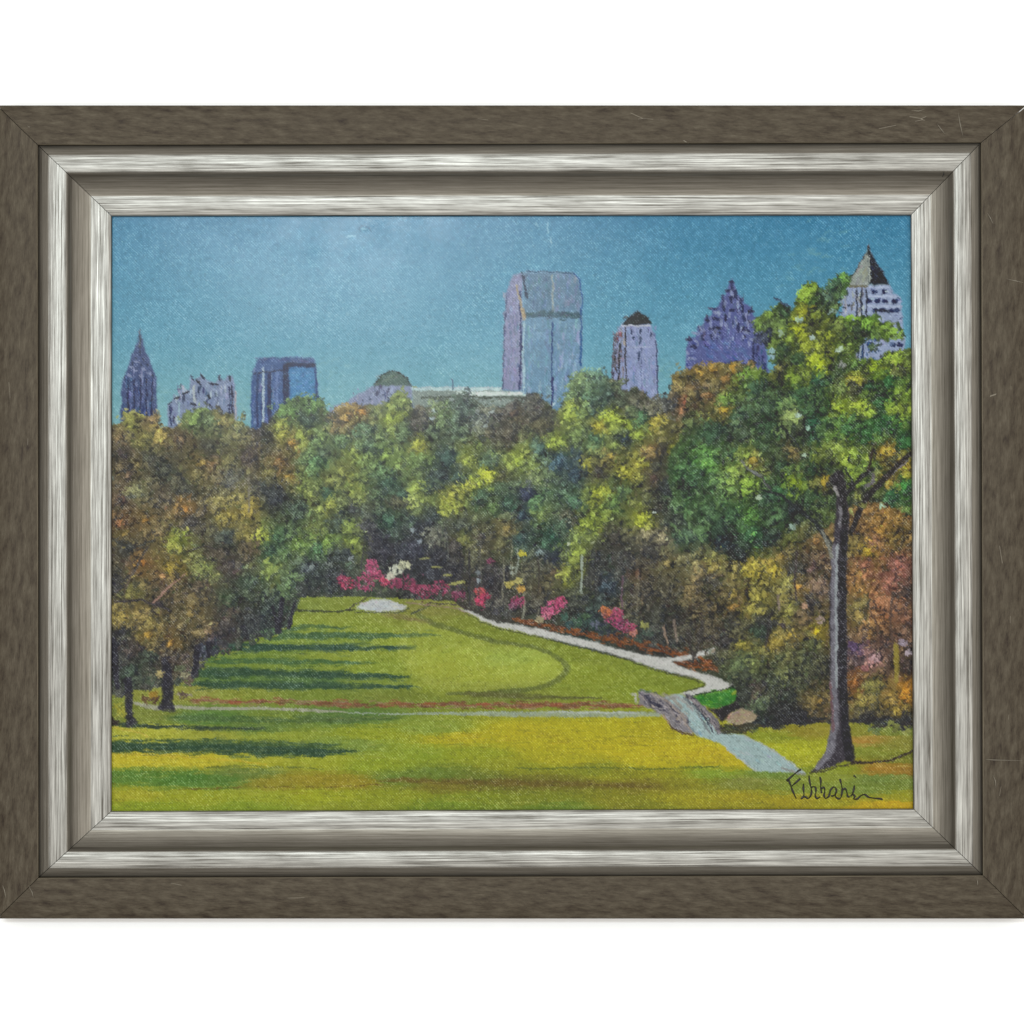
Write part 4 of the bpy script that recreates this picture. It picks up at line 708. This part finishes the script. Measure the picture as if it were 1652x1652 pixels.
# leaves hanging in front of the limbs
for (x, y, c) in [(1368, 752, (168, 180, 60)), (1382, 770, (130, 144, 48)), (1396, 740, (168, 176, 64)), (1360, 725, (150, 164, 60)), (1330, 776, (200, 156, 46)), (1384, 800, (150, 146, 60)), (1374, 826, (156, 150, 84)), (1416, 762, (160, 156, 84)), (1392, 815, (130, 120, 60)), (1336, 805, (90, 104, 54)), (1340, 830, (86, 92, 46))]: patch(x, y, 5, c, 5, 4.4, 2, BIG, 1.2)

for (x, y, r) in [(322, 1074, 7), (340, 1056, 9), (362, 1046, 9), (386, 1038, 8), (408, 1030, 9), (432, 1024, 7), (300, 1092, 8), (464, 1006, 6), (238, 1106, 9), (284, 1100, 7), (192, 1118, 8)]:
    clump(x, y, r, random.choice([(70, 70, 64), (64, 72, 60), (78, 66, 60)]), WOOD, 3.6, 1.8)
for (x, y) in [(330, 1078), (352, 1064), (376, 1052), (398, 1044), (420, 1036), (444, 1026), (326, 1068), (460, 1014)]:
    dab(x, y, 6, 1.8, -.15, (138, 146, 66), .75, LAWN)
# left trunks
LTR = label('painted_trunks', 'painted dark trunks of the shading trees at the left')
for (pts, w) in [([(206, 1095), (208, 1130), (209, 1160), (214, 1170)], [13, 13, 13, 22]), ([(268, 1060), (270, 1100), (271, 1130), (268, 1146)], [16, 17, 18, 30]), ([(318, 1040), (316, 1070), (314, 1092)], [9, 10, 14]), ([(456, 965), (452, 995), (448, 1022)], [9, 8, 13]), ([(476, 970), (470, 995), (466, 1014)], [4, 5, 7]), ([(440, 978), (446, 1005)], [5, 5]), ([(182, 1030), (186, 1080), (190, 1110)], [12, 10, 8]), ([(338, 1035), (336, 1060)], [10, 8]), ([(392, 1010), (400, 1030)], [9, 6])]:
    line(pts, w, (46, 45, 56), LTR, .88, 8)
for (x, y, r, c) in [(345, 1050, 9, (54, 56, 66)), (360, 1038, 8, (54, 54, 58)), (400, 1020, 12, (52, 56, 58)), (425, 1018, 10, (54, 58, 58)), (300, 1090, 7, (150, 146, 110)), (305, 1100, 6, (96, 84, 70)), (236, 1128, 7, (110, 84, 60)), (250, 1130, 6, (96, 72, 62)), (192, 1140, 8, (150, 148, 56)), (196, 1150, 7, (158, 156, 60)), (290, 1078, 7, (84, 92, 64)), (184, 1165, 6, (58, 50, 46)), (248, 1120, 6, (160, 128, 50)), (256, 1088, 6, (166, 150, 92)), (296, 1122, 6, (100, 84, 72)), (244, 1098, 10, (66, 80, 60)), (280, 1066, 8, (80, 68, 60))]: patch(x, y, r, c, 12, 4.6, 2, None)

# ---- azaleas
AZ = [label('painted_azalea_bed', 'painted long bed of magenta azaleas behind the far green'), label('painted_azalea_bush', 'painted red pink azaleas among thin trunks'), label('painted_azalea_bush', 'painted bright pink azalea above the path'), label('painted_azalea_bush', 'painted magenta and orange azalea near the fork of the path')]
for (x, y, r, c) in [(600, 911, 9, (194, 84, 124)), (596, 922, 9, (180, 70, 110)), (559, 941, 11, (182, 58, 88)), (552, 934, 6, (150, 50, 80)), (589, 941, 13, (172, 62, 102)), (619, 938, 8, (206, 64, 94)), (610, 928, 8, (188, 76, 110)), (638, 942, 9, (158, 56, 88)), (655, 941, 12, (146, 54, 86)), (686, 953, 12, (148, 52, 82)), (712, 948, 11, (150, 56, 86)), (740, 960, 9, (116, 52, 78)), (668, 950, 9, (136, 50, 78)), (775, 955, 7, (208, 82, 76)), (776, 969, 9, (204, 54, 92)), (784, 962, 6, (176, 52, 82)), (792, 905, 5, (112, 52, 78)), (835, 970, 9, (166, 56, 100)), (828, 976, 6, (140, 80, 110)), (895, 978, 11, (206, 76, 124)), (884, 986, 9, (212, 96, 138)), (905, 972, 8, (198, 64, 112)), (880, 994, 6, (200, 110, 130)), (988, 996, 11, (180, 66, 110)), (996, 990, 9, (186, 74, 104)), (1002, 1006, 10, (158, 58, 104)), (1016, 1014, 9, (170, 62, 96)), (978, 988, 7, (196, 110, 56)), (974, 984, 5, (204, 126, 52)), (1022, 1022, 5, (190, 130, 96))]:
    r *= 1.2; c = mixc(c, (206, 136, 164), .22)
    patch(x, y, r, c, int(r * 4), 2.6, 1.4, AZ[0 if x < 760 else 1 if x < 865 else 2 if x < 940 else 3])
    for _ in range(int(r * 1.2)): dab(x + random.gauss(0, r * .55), y + random.gauss(0, r * .5), 2.2, 1.0, random.uniform(0, 3), mixc(c, (70, 46, 60), .6), .75)
    for _ in range(3): dab(x + random.gauss(0, r * .4), y + random.gauss(0, r * .4), 2, 1.1, random.uniform(0, 3), mixc(c, (236, 168, 196), .45), .75)
    for _ in range(3): dab(x + random.gauss(0, r * .5), y + r * .5 + random.gauss(0, 2), 3, 1.3, random.uniform(0, 3), mixc(c, (56, 40, 52), .75), .7)
for (x, y, r, c) in [(638, 921, 11, (212, 204, 180)), (652, 912, 10, (198, 188, 150)), (630, 930, 5, (196, 180, 160)), (822, 943, 8, (182, 158, 72)), (840, 950, 6, (196, 140, 56)), (837, 938, 6, (190, 170, 90)), (842, 893, 5, (190, 172, 48))]: patch(x, y, r, c, 40, 2.8, 1.5, WOOD)
for (x, y, r, c) in [(910, 996, 6, (60, 88, 74)), (930, 1005, 9, (58, 86, 62)), (945, 995, 6, (74, 96, 66)), (920, 1008, 7, (44, 66, 66)), (970, 1014, 9, (44, 46, 58)), (985, 1020, 8, (42, 42, 54)), (960, 1008, 5, (90, 90, 108)), (1030, 1030, 8, (56, 70, 60)), (1046, 1020, 9, (62, 74, 62)), (1040, 1008, 6, (150, 142, 70)), (870, 1000, 6, (160, 140, 104)), (856, 995, 6, (70, 72, 58)), (820, 990, 8, (76, 72, 70)), (800, 985, 7, (60, 54, 60)), (1000, 1026, 7, (54, 46, 46))]: patch(x, y, r, c, 12, 4.2, 1.8, WOOD)

# ---- dabs reaching over the skyline
for (x, y) in [(203, 672), (214, 666), (222, 668), (245, 668), (300, 668), (318, 662), (452, 656), (470, 646), (492, 640), (520, 652), (640, 636), (652, 634), (935, 602), (958, 600), (1100, 598), (1130, 590), (1160, 588), (1190, 590), (920, 620), (1000, 628), (740, 642), (866, 640)]:
    c = samp(F_W, x, y + 8)
    for _ in range(9):
        k = random.gauss(1.05, .12); dab(x + random.gauss(0, 7), y + random.gauss(0, 4), random.uniform(2, 4.2), random.uniform(1.2, 2.2), random.uniform(-1.5, 1), c * k, .85, WOOD)

# ---- overall: wavering edges, broken dry-brush and painted glints on the weave, soft tonal wandering
wx = (vnoise(9, 2, 61) - .5) * 3.4 + rng.normal(0, .48, (H, W)); wy = (vnoise(9, 2, 62) - .5) * 3.4 + rng.normal(0, .48, (H, W))
wj = (np.arange(H)[:, None] + wy / G + .5).astype(int).clip(0, H - 1); wi = (np.arange(W)[None, :] + wx / G + .5).astype(int).clip(0, W - 1)
col = col[wj, wi]; lab = lab[wj, wi]; hgt = hgt[wj, wi]
for i_, (nm_, _t) in enumerate(LABELS):
    if nm_ in ('painted_tower', 'painted_building'):
        m = lab == i_
        if m.any():
            lm = col[m].mean(-1, keepdims=True); col[m] = np.clip(col[m] + (lm - lm.mean()) * .55 + np.array((-9, -4, -1) if i_ == BT else (-15, -2, -6)), 20, 225)
fol = (lab == WOOD) | (lab == SHR) | (lab == BIG)
col[fol] = col[fol] * .93 + col[fol].mean(-1, keepdims=True) * .14 + np.array((8, 9, 10))
col[lab == BIG] = (col[lab == BIG] - 8) * np.array((.89, .97, .93)) + 5
m = (lab == WOOD) & (GX > 420); col[m] = col[m] * np.array((.95, 1.0, 1.0))
lsm = lab.copy()
for _ in range(2):                                       # drop stray single cells from the part outlines
    p = np.pad(lsm, 1, mode='edge'); nb = [p[:-2, 1:-1], p[2:, 1:-1], p[1:-1, :-2], p[1:-1, 2:]]
    lone = sum((q == lsm).astype(int) for q in nb) <= 1
    lsm = np.where(lone, nb[0], lsm)
lab = lsm
SHR2 = label('painted_shrubs', 'painted rust and ochre shrubs on the far side of the big trunk')
lab[(lab == SHR) & (GX > 1356)] = SHR2
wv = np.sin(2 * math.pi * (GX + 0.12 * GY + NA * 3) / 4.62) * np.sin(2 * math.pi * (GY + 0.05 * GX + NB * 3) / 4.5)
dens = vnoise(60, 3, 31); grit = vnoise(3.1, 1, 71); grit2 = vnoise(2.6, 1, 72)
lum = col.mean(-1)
spk = np.clip(wv * .55 + grit * .9 - .66, 0, 1) * (0.3 + dens * 1.3)  # dry-brush specks, with the weave's glints put into the colour
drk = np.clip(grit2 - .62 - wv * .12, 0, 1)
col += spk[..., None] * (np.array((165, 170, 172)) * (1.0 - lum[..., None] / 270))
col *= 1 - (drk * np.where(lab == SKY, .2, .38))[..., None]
col += (wv * 3.5)[..., None] + rng.normal(0, 3.5, (H, W))[..., None]
col += ((vnoise(9, 2, 41) - .5) * 14)[..., None]
col = np.clip(col, 14, 235)

# ------------------------------------------------------------------ canvas and paint meshes
YC = -0.0095
canvas_me = box_mesh('canvas', *[0] * 6)
c0 = P(X0 - 2, Y1 + 2, YC); c1 = P(X1 + 2, Y0 - 2, YC)
canvas_me = box_mesh('canvas', c0[0], c1[0], YC + 0.0006, -0.0015, c0[2], c1[2])
canvas = link(bpy.data.objects.new('canvas', canvas_me), root); canvas_me.materials.append(M_CANVAS)
canvas['label'] = 'stretched canvas painted with a park lawn, autumn trees and towers'

k = (DCAM + (YC - YREF)) / DCAM
relief = (hgt - .5) * 0.00003 + (vnoise(200, 2, 51) - .5) * 0.0004
VX = (GX - 826) * S * k - BASE[0]; VZ = (826 - GY) * S * k + ZC - BASE[2]; VY = YC - relief
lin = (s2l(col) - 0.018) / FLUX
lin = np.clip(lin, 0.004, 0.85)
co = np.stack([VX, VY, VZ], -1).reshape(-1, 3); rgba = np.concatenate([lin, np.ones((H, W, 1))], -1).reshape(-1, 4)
idx = np.arange(H * W).reshape(H, W)
quads = np.stack([idx[:-1, :-1], idx[1:, :-1], idx[1:, 1:], idx[:-1, 1:]], -1).reshape(-1, 4)
cl = lab[:-1, :-1].reshape(-1)
for li, (nm, tx) in enumerate(LABELS):
    q = quads[cl == li]
    if len(q) < 12: continue
    u, inv = np.unique(q.reshape(-1), return_inverse=True)
    me = bpy.data.meshes.new(nm)
    me.vertices.add(len(u)); me.vertices.foreach_set('co', co[u].astype(np.float32).ravel())
    me.loops.add(q.size); me.loops.foreach_set('vertex_index', inv.astype(np.int32).ravel())
    me.polygons.add(len(q)); me.polygons.foreach_set('loop_start', np.arange(0, q.size, 4, dtype=np.int32))
    me.polygons.foreach_set('use_smooth', np.ones(len(q), bool))
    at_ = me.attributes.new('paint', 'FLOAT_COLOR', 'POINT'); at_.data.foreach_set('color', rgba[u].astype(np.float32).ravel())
    me.update(calc_edges=True); me.validate()
    me.materials.append(M_PAINT)
    o = link(bpy.data.objects.new(nm, me), canvas); o['label'] = tx

# ------------------------------------------------------------------ signature
def zs(p): return (1250 + p[0] * .115, 1220 + p[1] * .115)
SIG = [[(370, 185), (330, 205), (265, 260), (200, 315), (165, 335), (188, 350)], [(196, 325), (208, 370), (222, 410), (242, 465), (270, 530), (302, 597)], [(232, 422), (290, 375), (360, 312)],
       [(405, 385), (401, 450), (408, 520), (405, 560), (368, 602)], [(398, 570), (432, 572), (465, 592), (500, 560), (517, 490), (502, 420), (486, 340), (480, 265)],
       [(502, 440), (540, 428), (570, 440), (577, 500), (568, 560), (600, 592), (640, 565)], [(633, 288), (645, 350), (645, 430), (656, 522)], [(655, 455), (690, 438), (702, 500), (690, 550), (716, 592), (758, 560), (775, 500)],
       [(770, 540), (780, 480), (820, 433), (856, 450), (862, 500), (832, 550), (792, 560)], [(860, 500), (850, 560), (884, 592), (920, 590), (937, 540), (945, 460), (930, 380), (914, 318)], [(945, 485), (985, 453), (1010, 500), (1022, 560), (1052, 572)],
       [(1117, 408), (1107, 470), (1090, 530), (1062, 562)], [(1090, 530), (1122, 560), (1108, 600), (1160, 597), (1200, 560), (1260, 538), (1320, 575), (1400, 590), (1488, 598), (1512, 618)], [(1106, 272), (1122, 282), (1142, 302)]]
def signature():
    rnd = random.Random(3); V, Fc = [], []
    for st_ in SIG:
        pts = [zs(p) for p in st_]; dense = []
        n = len(pts)
        for i in range(n - 1):
            p0, p1, p2, p3 = pts[max(i - 1, 0)], pts[i], pts[i + 1], pts[min(i + 2, n - 1)]
            for s in range(6):
                t = s / 6
                dense.append(tuple(.5 * (2 * b + (c - a) * t + (2 * a - 5 * b + 4 * c - d) * t * t + (3 * b - a - 3 * c + d) * t ** 3) for a, b, c, d in zip(p0, p1, p2, p3)))
        dense.append(pts[-1]); b0 = len(V); m = len(dense)
        for i, p in enumerate(dense):
            a, b = dense[max(i - 1, 0)], dense[min(i + 1, m - 1)]
            L = math.hypot(b[0] - a[0], b[1] - a[1]) or 1; nx, ny = -(b[1] - a[1]) / L, (b[0] - a[0]) / L
            w = (1.25 + .45 * math.sin(i * .45 + b0) + rnd.uniform(-.12, .12)) * (.6 if i in (0, m - 1) else 1)
            V.append(P(p[0] - nx * w, p[1] - ny * w, YC - 0.00030)); V.append(P(p[0], p[1], YC - 0.00062)); V.append(P(p[0] + nx * w, p[1] + ny * w, YC - 0.00030))
        for i in range(m - 1):
            for j in (0, 1):
                q = b0 + i * 3 + j; Fc.append((q, q + 1, q + 4, q + 3))
    me = bpy.data.meshes.new('signature'); me.from_pydata(V, [], Fc); me.update(); me.materials.append(M_INK)
    o = link(bpy.data.objects.new('signature', me), canvas); o['label'] = 'handwritten dark brown signature in the lower right corner'
signature()

# ------------------------------------------------------------------ small damage on the frame
M_SCR = mat_plain('bare_scratch', (0.17, 0.15, 0.115), 0.6); M_CRK = mat_plain('dark_crack', (0.006, 0.005, 0.004), 0.9)
def sliver(name, pts, w, h, mat, text):
    V, Fc = [], []; n = len(pts)
    for i, p in enumerate(pts):
        a, b = pts[max(i - 1, 0)], pts[min(i + 1, n - 1)]; L = math.hypot(b[0] - a[0], b[1] - a[1]) or 1
        nx, ny = -(b[1] - a[1]) / L, (b[0] - a[0]) / L; ww = w * (.25 if i in (0, n - 1) else 1) / 2
        V += [P(p[0] - nx * ww, p[1] - ny * ww, -h / 1000), P(p[0], p[1], -(h + .08) / 1000), P(p[0] + nx * ww, p[1] + ny * ww, -h / 1000)]
    for i in range(n - 1):
        for j in (0, 1): q = i * 3 + j; Fc.append((q, q + 1, q + 4, q + 3))
    me = bpy.data.meshes.new(name); me.from_pydata(V, [], Fc); me.update(); me.materials.append(mat)
    o = link(bpy.data.objects.new(name, me), root); o['label'] = text
sliver('crack', [(1523, 277), (1522.5, 281), (1520, 286)], 2.2, 22.7, M_CRK, 'short dark crack at the upper right mitre of the silver moulding')
for pts in ([(1546, 182), (1549, 200), (1554, 222)], [(1512, 200), (1518, 208), (1525, 217)], [(1624, 450), (1638, 453), (1651, 456)], [(1593, 344), (1598, 352), (1602, 361)], [(1470, 178), (1482, 179), (1492, 176)],
            [(4, 1428), (7, 1436), (10, 1450)], [(46, 1428), (52, 1440), (54, 1449)], [(1576, 1418), (1577, 1423), (1577, 1428)], [(1590, 1225), (1602, 1226), (1650, 1227)], [(1602, 1250), (1606, 1260), (1607, 1272)], [(44, 203), (47, 205), (49, 204)]):
    sliver('scratch', pts, 1.1, 23.95, M_SCR, 'thin pale scratch on the bronze outer frame')
